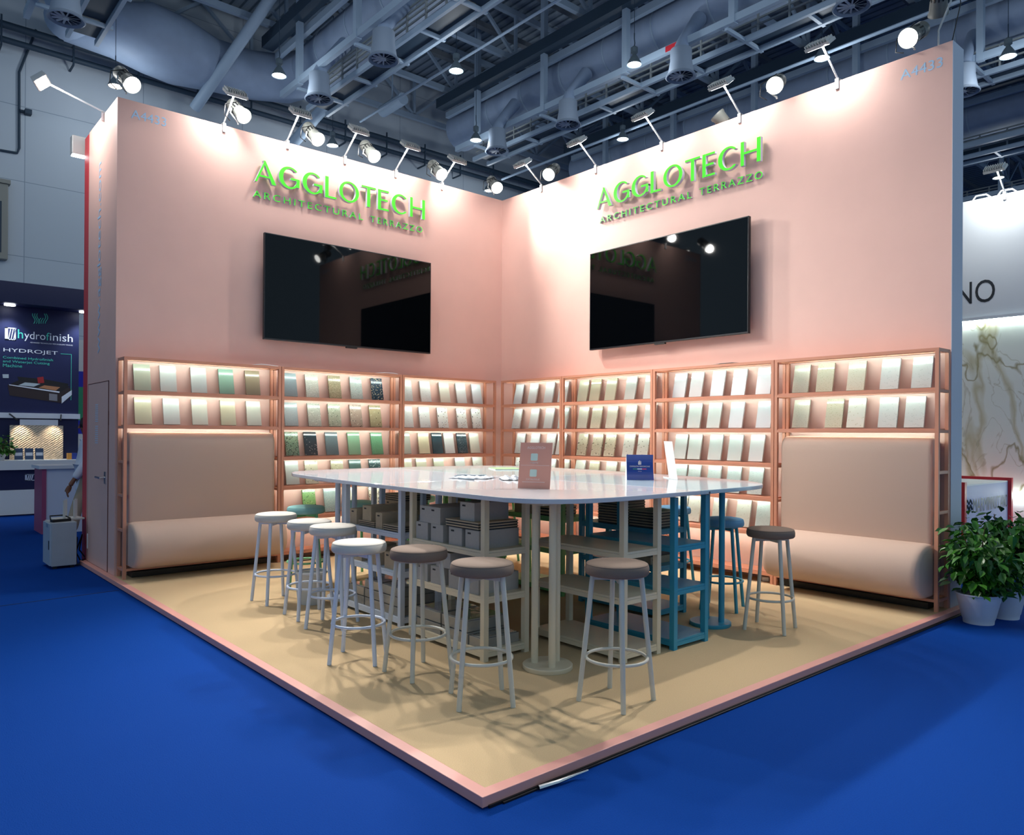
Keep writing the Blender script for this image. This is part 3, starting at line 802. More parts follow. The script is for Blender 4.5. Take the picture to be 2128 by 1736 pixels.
WLEG = mat('white_leg', (205, 215, 232), 0.4); BLEG = mat('beige_leg', (206, 202, 188), 0.4); TLEG = mat('blue_leg', (54, 150, 176), 0.4); GLEG = mat('green_leg', (124, 198, 144), 0.4)
ST = {
 'w': (LINEN, WLEG, [(-4.431, -2.167, 47.6, 'white stool at the far end of the left row'), (-4.44, -2.853, 41, 'white stool second from the far end, before waste bin'),
        (-4.446, -3.268, 84, 'white stool between two others beside the white rack'), (-4.73, -4.18, 0, 'nearest of the four white stools, pulled out from table')]),
 'b': (BROWN, BLEG, [(-4.583, -4.667, 47, 'taupe stool beside the nearest white stool'), (-4.589, -5.313, 17, 'taupe stool at the front left table corner'),
        (-4.008, -5.806, 51.6, 'taupe stool in front of the beige pedestal and empty rack'), (-1.878, -5.513, 58.7, 'taupe stool in front of the right bench')]),
 'blue': (BLUES, TLEG, [(-1.56, -4.87, 67, 'blue stool beside the blue pedestal'), (-1.05, -3.95, 30, 'blue stool further along the table right side')]),
 'g': (TEALS, GLEG, [(-3.93, -1.72, 20, 'teal stool behind the white stools, left table corner'), (-3.25, -1.55, 50, 'teal stool at table rear behind the white pedestal'),
        (-2.35, -1.35, 10, 'teal stool at table rear, third from left'), (-1.45, -1.75, 35, 'teal stool at the rear table corner under cartons')]),
}
for k, (sm, lm, lst) in ST.items():
    base = make_stool(k, lst[0][3], sm, lm); tr = tree_of(base)
    base.location = (lst[0][0], lst[0][1], PZ); base.rotation_euler = (0, 0, R(lst[0][2]))
    for x, y, a, lab in lst[1:]:
        dup(base, (x, y, PZ), R(a), lab, tr)

# ------------------------------------------------------------------ things on the table
def fr2(p, q):   # frame from base line p->q on the table
    a = Vector((q[0] - p[0], q[1] - p[1], 0)); w = a.length; a.normalize(); nrm = Vector((a.y, -a.x, 0)); return a, nrm, w
a_, n_, w_ = fr2((-3.69, -4.59), (-3.575, -4.80)); ZS = ZT + .001
PCARD = mat('pink_card', (206, 146, 130), 0.5); PALE = mat('pale_print', (222, 206, 204), 0.6); QRB = mat('pale_panel', (196, 214, 206), 0.6)
card = thing('card_stand', 'pink catalogue card stand on the white table', 'sign', (-3.69, -4.59, ZS))
ln = Vector((0, 0, 1)) * .325 - n_ * .06
ud = ln.normalized(); hh = ln.length
def cplane(u, v, q): return a_ * u + ud * v + a_.cross(ud).normalized() * q
MB().prism(rect(0, 0, w_, hh), cplane, -.004, 0).build('card', PCARD, card)
lg = ud * 0
MB().prism([(0, 0), (.10, 0), (.055, hh * .7), (.05, hh * .7)], lambda u, v, q: a_ * (w_ / 2 + q) - n_ * (.012 + u) + Vector((0, 0, 1)) * v, -.002, .002).build('strut', PCARD, card)
pr_ = MB()
for v0, s0 in ((.20, .052), (.085, .052)):
    pr_.prism([(w_ / 2 + s0 * .5 * x - .01, v0 + s0 * y) for x, y in ((-.8, 0), (.8, 0), (1, .1), (1, .9), (.8, 1), (-.8, 1), (-1, .9), (-1, .1))], cplane, .0002, .0008)
pr_.build('pale_panel', QRB, card)
text_mesh('lettering', 'AGGLOTECH', cplane(w_ * .22, .285, .0004), a_, ud, w_ * .56, .018, PALE, .0004, card)
text_mesh('lettering', 'WEBSITE', cplane(w_ * .33, .178, .0004), a_, ud, w_ * .26, .012, PALE, .0004, card)
text_mesh('lettering', 'CATALOGUE', cplane(w_ * .25, .06, .0004), a_, ud, w_ * .42, .012, PALE, .0004, card)
MB().prism(rect(.012, .165, w_ - .012, .167), cplane, .0002, .0006).prism(rect(.03, .045, w_ - .04, .048), cplane, .0002, .0006).build('printed_line', PALE, card)

pA = at(1303, 998, 'z', ZT); pB = at(1359, 998.5, 'z', ZT)
a_, n_, w_ = fr2(pA, pB)
NAVY = mat('navy_card', (14, 48, 128), 0.25)
tent = thing('tent_card', 'glossy navy tent card with crest on the white table', 'sign', (pA.x, pA.y, ZS))
def tplane(u, v, q):
    s = v / .215; bend = -.055 * s - .03 * math.sin(math.pi * s) * 1.0
    return a_ * u + Vector((0, 0, 1)) * v + n_ * (bend + q)
mb = MB(); N = 10
for i in range(N):
    v0, v1 = .215 * i / N, .215 * (i + 1) / N
    mb.add([tplane(0, v0, 0), tplane(w_, v0, 0), tplane(w_, v1, 0), tplane(0, v1, 0), tplane(0, v0, -.003), tplane(w_, v0, -.003), tplane(w_, v1, -.003), tplane(0, v1, -.003)],
           [(0, 1, 2, 3), (7, 6, 5, 4), (0, 3, 7, 4), (1, 5, 6, 2), (0, 4, 5, 1), (3, 2, 6, 7)])
mb.build('front_face', NAVY, tent, smooth=True)
top = -.055
MB().prism([(-.058, .2145), (-.062, .2145), (-.155, 0), (-.15, 0)], lambda u, v, q: a_ * q + n_ * u + Vector((0, 0, 1)) * v, 0, w_).build('back_face', WHITE, tent)
MB().prism([(-.004, 0), (-.06, .212), (-.148, 0)], lambda u, v, q: a_ * q + n_ * u + Vector((0, 0, 1)) * v, -.0015, 0).build('side_flap', WHITE, tent)
def tp(u, v): return tplane(u, v, .0012)
mid = w_ / 2
cr = MB()
for dx in (-1, 0, 1): cr.prism(rect(mid + dx * .009 - .003, .128, mid + dx * .009 + .003, .165 - abs(dx) * .006), lambda u, v, q: tplane(u, v, q), .0006, .0014)
cr.prism(rect(mid - .014, .140, mid + .014, .144), tplane, .0006, .0015)
cr.build('crest', PALE, tent)
text_mesh('lettering', 'CONFINDUSTRIA MARMOMACCHINE', tp(w_ * .12, .108), a_, (n_ * -.1 + Vector((0, 0, 1))), w_ * .76, .012, PALE, .0008, tent)
for i, c in enumerate(((40, 120, 96), (236, 236, 240), (214, 60, 110))):
    MB().prism(rect(w_ * (.24 + .17 * i), .088, w_ * (.41 + .17 * i), .096), tplane, .0006, .0014).build('stripe', mat('stripe_%d' % i, c, 0.5), tent)
text_mesh('lettering', 'ITALIA', tp(mid - .015, .07), a_, Vector((0, 0, 1)), .03, .006, PALE, .0008, tent)

# white L-shaped display stand, nearly edge-on
pC = at(1408, 998, 'z', ZT); pD = at(1360, 991, 'z', ZT)
ld = (Vector((pD.x, pD.y, 0)) - Vector((pC.x, pC.y, 0))).normalized(); sdv = Vector((FW.x, FW.y, 0)).normalized()
stand = thing('display_stand', 'white slanted display stand beside the navy card', 'stand', (pC.x, pC.y, ZS))
prf = [(0, 0), (.18, 0), (.18, .006), (.01, .006), (.13, .31), (.122, .312)]
MB().prism([(0, 0), (.20, 0), (.20, .006), (0, .006)], lambda u, v, q: ld * u + Vector((0, 0, 1)) * v + sdv * q, 0, .22).build('foot', WHITE, stand)
MB().prism([(0, .0062), (.010, .0062), (.13, .33), (.118, .33)], lambda u, v, q: ld * u + Vector((0, 0, 1)) * v + sdv * q + ld * (q * .28), 0, .22).build('panel', WHITE, stand)

# crumpled leaflets with a lanyard, and a magazine
PAPER = mat('leaflet_paper', (150, 158, 168), 0.6, noise=0.6, nscale=16)
def crumple(cx, cy, lx, ly, ang, amp, label, seed):
    random.seed(seed); n = 12; mb = MB(); vs = []
    hts = [[abs(math.sin(i * .9 + seed) * math.cos(j * 1.1 + seed * 2)) * amp + random.random() * amp * .15 for j in range(n + 1)] for i in range(n + 1)]
    for i in range(n + 1):
        for j in range(n + 1):
            u, v = (i / n - .5) * lx, (j / n - .5) * ly
            vs.append((u * math.cos(ang) - v * math.sin(ang), u * math.sin(ang) + v * math.cos(ang), hts[i][j] * (1 if 0 < i < n and 0 < j < n else .3)))
    mb.add(vs, [(i * (n + 1) + j, (i + 1) * (n + 1) + j, (i + 1) * (n + 1) + j + 1, i * (n + 1) + j + 1) for i in range(n) for j in range(n)])
    o = mb.build('leaflet', PAPER, smooth=True, ang=.5); o.location = (cx, cy, ZT + .0015)
    so = o.modifiers.new('thick', 'SOLIDIFY'); so.thickness = .0012; so.offset = 1
    return tag(o, label, 'paper')
crumple(-3.20, -3.45, .30, .34, .5, .022, 'crumpled grey leaflet lying beside a lanyard loop', 3)
crumple(-3.02, -3.78, .24, .34, -.6, .03, 'raised crumpled leaflet behind the pink card', 5)
lp = [at(x, y, 'z', ZT + .006) for x, y in ((985, 997), (965, 995.5), (948, 993.5), (943, 991), (950, 988.5), (965, 987.8), (985, 988.5), (1010, 988))]
tag(MB().tube(lp, .006, 8).build('lanyard', mat('lanyard_grey', (92, 112, 126), 0.6), smooth=True), 'thin grey lanyard loop on the white table', 'lanyard')
mg = at(1050, 975.5, 'z', ZT)
mag = thing('magazine', 'thin magazine lying at the rear of the table', 'magazine', (mg.x, mg.y, ZS), -.5)
MB().box((-.15, -.21, 0), (.15, .21, .008)).build('pages', WHITE, mag)
MB().box((-.15, -.21, .0082), (.15, .21, .010)).build('cover', mat('magazine_cover', (122, 160, 110), 0.4), mag)

# ------------------------------------------------------------------ lamps on the wall tops
def flood(label, base, out, along=(0, 0, 0), power=P_FLOOD, reach=.30, rise=.23, aim_down=1.1, glow=None):
    """clamp on the wall top, a slim arm and a ribbed lamp head looking back at the wall"""
    out = Vector(out); base = Vector(base); along = Vector(along)
    t = thing('arm_floodlight', label, 'lamp', base, 0, 'arm floodlights on the booth wall tops')
    up = Vector((0, 0, 1)); side = up.cross(out)
    MB().obox(Matrix.Translation(out * .012 - up * .03) @ Matrix((side, out, up)).transposed().to_4x4(), .035, .022, .10).obox(Matrix.Translation(-out * .02 + up * .012) @ Matrix((side, out, up)).transposed().to_4x4(), .035, .08, .02).build('clamp', WHITE, t)
    e = out * reach + up * rise
    MB().tube([out * .0 + up * .02, e], .010, 8).build('arm', WHITE, t, smooth=True)
    d = (-up * .80 - out * .60 + along).normalized()        # optical axis
    bx = side; by = d.cross(bx).normalized(); hc = e + out * .05 - d * .01
    M = Matrix.Translation(hc) @ Matrix((bx, by, -d)).transposed().to_4x4()
    h = MB(); h.obox(M, .24, .15, .03)
    for i in range(9):
        h.obox(M @ Matrix.Translation((-.105 + i * .02625, 0, .028)), .006, .14, .03)
    h.build('head', GREYM, t)
    MB().obox(M @ Matrix.Translation((0, 0, -.0175)), .21, .12, .004).build('lens', glow or FLOODE, t)
    if power:
        l = lamp('flood_light', 'AREA', hc + d * .025, d, power, (1, .98, .95), t, shape='RECTANGLE', size=.2, size_y=.11)
    return t
for i, px in enumerate((465, 597, 716, 822, 918)):
    p = at(px, (255, 293, 327, 356, 383)[i], 'y', 0)
    flood('arm floodlight, %s from the left on the left wall top' % ORD[i], (p.x, -.0, HT), (0, -1, 0), (.15, 0, 0))
for i, px in enumerate((1126, 1239, 1376, 1538, 1741)):
    p = at(px, (383, 350, 300, 242, 170)[i], 'x', 0)
    flood('arm floodlight, %s from the corner on the right wall top' % ORD[i], (0, p.y, HT), (-1, 0, 0), (0, -.25, 0))
flood('arm floodlight reaching out from the storage room side', (AX, .57, HT), (-1, .4, 0), (0, 0, 0), P_FLOOD * 1.3, .50, .25, glow=LENS)

def par(label, lens, d, power=P_SPOT, glow=True, size=94, col=(1, .96, .91)):
    lens = Vector(lens); d = Vector(d).normalized()
    t = thing('par_spotlight', label, 'lamp', lens, 0, 'par spotlights on the booth wall tops')
    M = d.to_track_quat('-Z', 'Y').to_matrix().to_4x4()
    can = MB().lathe([(.086, -.004), (.086, .02), (.078, .03), (.070, .13), (.066, .135), (.066, .20), (.072, .205), (.074, .30), (.060, .32), (0, .322)], 28, M)
    can.build('can', mat('can_grey', (96, 98, 94), 0.45), t, smooth=True)
    sl = MB()
    for k in range(12):
        a = 2 * math.pi * k / 12
        sl.obox(M @ Matrix.Rotation(a, 4, 'Z') @ Matrix.Translation((.0675, 0, .165)), .008, .012, .075)
    sl.build('vent_slot', DARK, t)
    MB().lathe([(0, -.003), (.08, -.003), (.08, .004), (0, .004)], 28, M).build('lens', LENS if glow else DARK, t)
    # yoke down to the wall top
    b = M @ Vector((0, 0, .15))
    yk = MB()
    foot = Vector((b.x, b.y, HT + .001 - lens.z))
    sdv2 = M.to_3x3() @ Vector((1, 0, 0))
    yk.tube([b + sdv2 * .085, b + sdv2 * .095 - Vector((0, 0, .06)), Vector((b.x, b.y, max(foot.z + .02, -.2))), foot], .009, 8)
    yk.build('yoke', GREYM, t, smooth=True)
    cb = [b + Vector((0, 0, .1)), b + sdv2 * .16 + Vector((0, 0, .02)), b + sdv2 * .17 - Vector((0, 0, .1)), foot + sdv2 * .1 + Vector((0, 0, .01))]
    MB().tube(cb, .005, 6).build('cable', DARK, t, smooth=True)
    if power: lamp('spot_light', 'SPOT', d * .03, d, power, col, t, spot_size=R(size), spot_blend=.7, shadow_soft_size=.07)
    return t
LD = (.20, -.75, -.62)
for i, (px, py) in enumerate(((275, 186), (507, 250), (661, 298), (778, 333), (918, 370), (1033, 397))):
    p = at(px, py, 'y', -.24)
    par('par spotlight, %s from the left on the left wall top' % ORD[i], (p.x, -.24, p.z + .045), (LD, (.15, -.75, -.62), (.1, -.75, -.7), (.05, -.75, -.7), (0, -.75, -.65), (-.25, -.75, -.6))[i])
for i, (px, py, dv, pw, gl) in enumerate(((1140, 370, (-.75, -.35, -.55), P_SPOT, True), (1465, 265, (-.5, .45, .75), 0, False), (1610, 187, (-.8, -.3, -.5), P_SPOT, True), (1887, 90, (-.8, .05, -.5), P_SPOT, True))):
    p = at(px, py, 'x', -.20)
    par(('par spotlight beside the room corner on the right wall top', 'unlit par lamp tilted up on the right wall top', 'bright par spotlight facing the aisle from right wall top', 'brightest par spotlight at the end of the right wall top')[i],
        (-.20 if gl else .03, p.y, p.z + .045 if gl else HT + .12), dv, pw, gl)
pe = at(1915, 60, 'x', .1)
par('second par lamp beside the brightest one, right wall end', (.16, pe.y - .12, HT + .36), (.5, .2, -.5), 0, False)
# floodlight box hanging on the red board
fb = thing('box_floodlight', 'grey box floodlight hanging behind the red board', 'lamp', at(168, 300, 'y', 1.55))
fb.location.y = 1.62; fb.location.x += .07
MB().box((-.16, -.06, -.12), (.0, .06, .10)).build('housing', GREYM, fb, bevel=.01)
MB().box((-.15, -.05, -.13), (-.01, .05, -.121)).build('lens', FLOODE, fb)
MB().box((0.0005, -.099, .02), (.09, .02, .06)).build('bracket', GREYM, fb)

# ------------------------------------------------------------------ roof structure of the hall
P7 = 7.1
def xk(x, k): return x + P7 * k
for k in range(-1, 5):
    nm = ('over the left aisle', 'over the left booth wall', 'over the booth corner', 'beyond the right booth wall', 'over the marble booth', 'at the far side of the hall')[k + 1]
    dx = xk(4.55, k)
    if k != 4:
        y1 = 15.7 if k == 0 else 16.6
        d = thing('air_duct', 'large pale round air duct %s' % nm, 'duct', (dx, 0, 14.1), 0, 'round air ducts under the roof')
        MB().tube([(0, -9, 0), (0, y1, 0)], .76, 24).build('duct_body', DUCT, d, smooth=True)
        for yb in range(-8, 15, 2): MB().tube([(0, yb, 0), (0, yb + .05, 0)], .775, 24).build('seam_band', STEEL, d, smooth=True)
    # rail beam with hanger posts
    bx = xk(3.15, k)
    b = thing('rail_beam', 'steel rail beam with hangers %s' % nm, 'beam', (bx, 0, 12.6), 0, 'steel beams under the roof')
    MB().bar((0, -9, 0), (0, 15, 0), .14, .20).build('beam', STEEL, b)
    for yy in (-.9, 2.73, 6.44, 10.06, 13.7): MB().box((-.09, yy - .09, -.12), (.09, yy + .09, 4.38)).build('hanger_post', STEEL, b)
    # box beam
    g = thing('box_beam', 'dark cable channel on a steel beam %s' % nm, 'beam', (xk(3.42, k), 0, 14.3), 0, 'cable channels under the roof')
    MB().bar((0, -9, 0), (0, 16, 0), .16, .22).build('beam', STEEL, g)
    MB().box((-.55, -9, .13), (-.15, 16, .5)).build('cable_channel', DARKSTEEL, g)
    # catwalk: dark walkway between two rails, cross ties, railing
    c = thing('catwalk', 'catwalk with dark deck and railing %s' % nm, 'catwalk', (xk(4.50, k), 0, 12.5), 0, 'catwalks under the roof')
    MB().box((-.33, -9, .06), (.33, 15, .09)).build('deck', DARKSTEEL, c)
    for sx in (-.36, .36): MB().bar((sx, -9, 0), (sx, 15.2, 0), .10, .16).build('side_rail', STEEL, c)
    ti = 0; yy = -8.0
    while yy < 15:
        MB().bar((-1.3 if ti % 2 == 0 else -.4, yy, -.02), (.5, yy, -.02), .09, .10).build('cross_tie', STEEL, c); yy += 1.83; ti += 1
    rl = MB()
    for zz in (.25, .42, .58, .72): rl.bar((-.40, -9, zz), (-.40, 15, zz), .035, .05)
    yy = -8.5
    while yy < 15: rl.box((-.425, yy, .08), (-.375, yy + .05, .74)); yy += .92
    rl.build('railing', mat('railing_paint', (150, 158, 160), 0.6), c)
# duct elbow leading to the side
el = thing('duct_elbow', 'bulging pale air duct turning along the back wall', 'duct', (0, 0, 13.85))
MB().tube([(-2.7, 17.2, 0), (-1.5, 16.9, .0), (-.5, 16.7, .0), (.45, 16.9, .0), (1.7, 17.2, .05), (3.0, 17.25, .15), (4.1, 16.85, .22), (4.55, 15.9, .25)], [.6, .8, 1.05, 1.05, .84, .8, .8, .77], 24).build('duct_body', DUCT, el, smooth=True)
MB().tube([(-2.6, 14.3, -.2), (-2.6, 17.2, 0)], .62, 20).build('branch', DUCT, el, smooth=True)
# diffusers
dif0 = thing('air_diffuser', 'x', 'diffuser', (0, 0, 12.0), 0, 'round ceiling air diffusers')
MB().lathe([(.0, .76), (.29, .76), (.30, .74), (.30, .45), (.36, .10), (.36, .08), (.40, .05), (.43, .0), (.40, -.02), (.33, .02), (.33, .06), (.30, .2)], 28).build('drum', mat('diffuser_paint', (142, 156, 174), 0.5), dif0, smooth=True)
vn = MB()
for k in range(12): vn.obox(Matrix.Rotation(2 * math.pi * k / 12, 4, 'Z') @ Matrix.Translation((.19, 0, .03)) @ Matrix.Rotation(.6, 4, 'X'), .26, .05, .006)
vn.lathe([(0, .0), (.07, .0), (.07, .05), (0, .05)], 16); vn.build('vane', WHITE, dif0)
MB().lathe([(0, .09), (.34, .09)], 24).build('back_plate', DARKSTEEL, dif0)
MB().tube([(0, 0, .74), (.06, 0, .95), (.35, 0, 1.35), (.85, 0, 1.95)], [.22, .18, .18, .22], 16).build('neck', DUCT, dif0, smooth=True)
dtr = tree_of(dif0)
DIF = [(137, 40, 'above the left aisle, near the picture edge'), (797, 125, 'left of centre beneath the first duct'), (663, 207, 'beneath the first duct, nearer the back wall'), (1415, 160, 'under the duct above the right television'),
       (1180, 260, 'above the booth corner under the second duct'), (1770, 15, 'at the top edge above the right wall'), (1033, 315, 'farthest along the second duct'), (2003, 192, 'half hidden behind the right wall end')]
for i, (x, y, lab) in enumerate(DIF):
    p = at(x, y, 'z', 11.6)
    if i == 0: dif0.location = p; dif0['label'] = 'round air diffuser ' + lab
    else: dup(dif0, p, 0, 'round air diffuser ' + lab, dtr)
# high-bay lamps
hb0 = thing('high_bay_lamp', 'x', 'lamp', (0, 0, 12), 0, 'high bay lamps under the hall roof')
MB().lathe([(.0, .52), (.05, .52), (.10, .48), (.10, .34), (.05, .30), (.07, .26), (.10, .22), (.19, .06), (.20, .02), (.21, .0), (.19, .0)], 24).build('reflector', mat('bay_lamp_body', (96, 110, 118), 0.4), hb0, smooth=True)
MB().lathe([(0, .01), (.185, .01), (.185, .02), (0, .02)], 24).build('lens', LENSW, hb0)
MB().tube([(0, 0, .52), (.02, 0, .62), (0, 0, .74), (0, 0, .9)], .015, 8).build('hook', DARKSTEEL, hb0, smooth=True)
MB().tube([(0, 0, .9), (0, 0, 5.0)], .008, 6).build('cable', DARKSTEEL, hb0)
htr = tree_of(hb0)
HB = [(580, 158, 'before the left duct'), (948, 148, 'left of the booth corner'), (1318, 135, 'high above the right wall logo'), (240, 180, 'behind the leftmost par lamp'), (989, 292, 'low above the booth corner'), (691, 303, 'between arm floodlights over left wall'),
      (1294, 290, 'behind right wall floodlights'), (1708, 122, 'behind the floodlight near the right wall end'), (2095, 118, 'at the right picture edge'), (1016, 397, 'behind the corner par lamp'), (2075, 370, 'above the marble booth wall')]
for i, (x, y, lab) in enumerate(HB):
    p = at(x, y, 'z', 11.6 if i == 3 else 12.0)
    if i == 0: hb0.location = p; hb0['label'] = 'high bay lamp ' + lab; o = hb0
    else: o = dup(hb0, p, 0, 'high bay lamp ' + lab, htr)
BAYPOS = [at(x, y, 'z', 12.0) for x, y, _ in HB]
for (x, y) in ((-1.7, 9.0), (-5.2, 5.2), (2.0, 5.2), (-1.7, 1.6), (5.7, 1.6), (-5.2, -2.1), (2.0, -2.1), (9.3, -2.1), (-1.7, -5.7), (-8.9, -5.7), (-5.2, -9.4), (2.0, -9.4), (-8.9, 9), (-8.9, 1.6), (13, -5.7), (-12, -9.4)):
    BAYPOS.append(Vector((x, y, 12)))
    dup(hb0, (x, y, 12), 0, 'high bay lamp hanging above the hall aisles', htr)
for p in BAYPOS:
    lamp('bay_light', 'POINT', (p.x, p.y, 11.65), (0, 0, -1), P_BAY, (.88, .95, 1), None, shadow_soft_size=.22)
# trusses and purlins
for i, y in enumerate((-10, -6.4, -2.7, 1.0, 4.6, 8.3, 12.0, 15.6, 18.6)):
    t = thing('roof_truss', 'triangulated roof truss, %s row counted from the end wall' % ('ninth', 'eighth', 'seventh', 'sixth', 'fifth', 'fourth', 'third', 'second', 'first')[i], 'truss', (0, y, 0), 0, 'roof trusses')
    MB().bar((-28, 0, 15.1), (48, 0, 15.1), .16, .2).build('lower_chord', STEEL, t)
    MB().bar((-28, 0, 16.75), (48, 0, 16.75), .16, .2).build('upper_chord', STEEL, t)
    w = MB(); x = -24.85
    while x < 46:
        w.bar((x, 0, 15.15), (x + 1.775, 0, 16.7), .10); w.bar((x + 1.775, 0, 16.7), (x + 3.55, 0, 15.15), .10); w.bar((x, 0, 15.15), (x, 0, 16.7), .10); x += 3.55
    w.build('web', STEEL, t)
for i in range(10):
    y = -8.9 + i * 2.75
    tag(MB().box((-28, y - .12, 16.45), (48, y + .12, 16.64)).build('purlin', mat('purlin_paint', (126, 132, 138), .6)), 'pale roof purlin, %s counted from the end wall' % (['tenth', 'ninth', 'eighth', 'seventh'] + ORD[::-1])[i], 'beam', 'roof purlins')
# diagonal struts and thin pipes
for nm, p, q, r in (('diagonal strut rising from the back wall toward the first duct', (4.3, 17.5, 11.6), (7.2, 13.5, 16.4), .20), ('diagonal strut rising behind the duct bulge', (1.2, 17.5, 12.4), (3.0, 13.0, 16.4), .18)):
    tag(MB().tube([p, q], r, 16).build('roof_strut', STEEL, smooth=True), nm, 'strut')
tag(MB().tube([(6.6, -8, 12.98), (6.6, 16, 12.98)], .04, 8).build('sprinkler_pipe', STEEL, smooth=True), 'thin straight pipe between the first two ducts', 'pipe')
tag(MB().tube([(13.4, -8, 12.4), (13.4, 16, 12.4)], .05, 8).build('sprinkler_pipe', STEEL, smooth=True), 'thin straight pipe behind the right wall floodlights', 'pipe')
tag(MB().tube([at(838, 205, 'z', 13.9), at(795, 232, 'z', 13.9)], .22, 12).tube([at(815, 218, 'z', 13.9), at(815, 218, 'z', 13.9) + Vector((0, 0, 3.1))], .03, 6).build('projector_tube', STEEL, smooth=True), 'short fat tube hung near the diagonal strut', 'pipe')
# red hall number plate
rp = at(1375, 116, 'z', 12.2)
tag(MB().obox(Matrix.Translation((10.17, rp.y, 12.6)), .012, .42, .16).build('red_plate', mat('red_sign', (190, 40, 52), .5)), 'small red plate hanging from the rail beam', 'sign')
# end wall pipes, conduit, lamp, louvre, exit sign
for nm, z in (('upper', 13.75), ('lower', 13.3)):
    tag(MB().tube([(-28, 18.5, z), (48, 18.5, z)], .11 if nm == 'upper' else .09, 10).build('wall_pipe', DARKSTEEL, smooth=True), '%s of two dark pipes along the end wall' % nm, 'pipe')
for i in range(12):
    x = -6 + i * 1.9
    tag(MB().bar((x, 18.42, 13.1), (x, 18.42, 14.0), .05).bar((x, 18.42, 13.1), (x, 18.98, 13.1), .05).build('pipe_hanger', DARKSTEEL), 'dark hanger bracket carrying the end wall pipes', 'bracket', 'pipe hangers on the end wall')
cp = [at(x, y, 'y', 18.95) for x, y in ((75, 62), (40, 150), (40, 308), (36, 318), (0, 312))]
tag(MB().tube(cp, .035, 8).build('conduit', DARKSTEEL, smooth=True), 'thin dark conduit dropping down the end wall', 'cable')
q = at(58, 234, 'y', 18.9)
wl = thing('wall_lamp', 'small dark box lamp on the end wall', 'lamp', (q.x, 18.98, q.z))
MB().box((-.09, -.22, -.07), (.09, -.0, .07)).build('housing', DARKSTEEL, wl); MB().box((-.20, -.12, -.03), (-.09, -.02, .03)).build('bracket', DARKSTEEL, wl)
lv = thing('wall_louvre', 'beige framed vent on the end wall', 'vent', (-4.6, 18.99, 7.9))
MB().box((-.75, -.25, -1.15), (.75, 0, 1.15)).build('frame', mat('louvre_frame', (150, 150, 142), .6), lv, bevel=.03)
MB().box((-.58, -.262, -.95), (.58, -.251, .6)).build('grille', DARKSTEEL, lv)
MB().box((-.8, -.3, 1.15), (.8, 0, 1.27)).build('hood', mat('louvre_frame', (150, 150, 142), .6), lv)
ex = thing('exit_sign', 'green exit sign behind the navy display wall', 'sign', (-3.38, 18.98, 5.55))
MB().box((-.52, -.08, -.25), (.52, 0, .30)).build('housing', mat('exit_green', (18, 84, 44), .4, emit=.12), ex)
exm = MB()
for bx in (rect(-.36, .02, -.1, .07), rect(-.26, -.16, -.21, .07), rect(.02, -.1, .06, .12), rect(.12, -.12, .16, .16), rect(.21, -.1, .25, .12), rect(.02, -.1, .25, -.06), rect(.32, .08, .46, .12), rect(.32, -.12, .36, .12), rect(.42, -.12, .46, .12), rect(.32, -.12, .46, -.08)):
    exm.prism(bx, lambda u, v, w_: (u, -.081 - w_, v), 0, .004)
exm.build('symbol', mat('exit_white', (230, 240, 232), .4, emit=.6), ex)

# ------------------------------------------------------------------ navy booth beyond the left aisle
NV = mat('navy_wall', (10, 22, 72), .5); CY = mat('cyan_print', (70, 196, 178), .6); WP = mat('white_print', (216, 222, 236), .6)
nb = thing('display_wall', 'navy display wall with machine poster beyond the left aisle', 'display', (-6.5, 8.5, 0))
MB().box((-2.2, 0, 0), (2.58, .15, 4.05)).build('panel', NV, nb)
MB().box((-2.2, -.5, 3.93), (2.75, .15, 4.32)).build('fascia', NV, nb)
MB().box((-2.2, -.06, 1.80), (2.60, -.001, 1.90)).build('ledge', WP, nb)
for x in (-.1, 1.38, 2.62):
    MB().lathe([(0, 0), (.09, 0), (.09, .02), (0, .02)], 16, Matrix.Translation((x, -.25, 3.905))).build('downlight', FLOODE, nb)
    lamp('down_light', 'SPOT', (-6.5 + x, 8.25, 3.88), (0, .1, -1), 60, (.85, .93, 1), None, spot_size=R(100), spot_blend=.8, shadow_soft_size=.08)
def onw(px, py): p = at(px, py, 'y', 8.5); return Vector((p.x + 6.5, -.002, p.z))
lg = MB()
for i in range(7):
    p = onw(70 + i * 4.4, 673); z0 = p.z
    pts = [(p.x + .022 * math.sin(j * .75 + (0 if i < 3 else 3.1) + i * .25), -.006, z0 + j * .028) for j in range(8)]
    if i in (3, 4): pts = pts[:5]
    lg.tube(pts, .0065, 6)
lg.build('wave_emblem', CY, nb)
a = onw(10, 706); b = onw(33, 682)
em = MB()
fnx = lambda u, v, w_: (a.x + u, -.003 - w_, a.z + v)
wE = b.x - a.x; hE = b.z - a.z
em.prism(rect(0, 0, wE, .018), fnx, 0, .003).prism(rect(0, hE - .018, wE, hE), fnx, 0, .003).prism(rect(0, 0, .05, hE), fnx, 0, .003).prism(rect(wE - .018, 0, wE, hE), fnx, 0, .003)
for u0, u1 in ((.05, .09), (.09, .13), (.13, .17)): em.prism([(u0, 0), (u0 + .014, 0), (u1 + .014, hE), (u1, hE)], fnx, 0, .003)
em.build('square_emblem', WP, nb)
p = onw(37, 703); q = onw(151, 706)
text_mesh('lettering', 'h', p, (1, 0, 0), (0, 0, 1), .085, .17, CY, .003, nb)
text_mesh('lettering', 'ydro', (p.x + .105, p.y, p.z - .045), (1, 0, 0), (0, 0, 1), .35, .19, WP, .003, nb)
text_mesh('lettering', 'f', (p.x + .465, p.y, p.z), (1, 0, 0), (0, 0, 1), .06, .15, CY, .003, nb)
text_mesh('lettering', 'inish', (p.x + .53, p.y, p.z), (1, 0, 0), (0, 0, 1), q.x - p.x - .53, .15, WP, .003, nb)
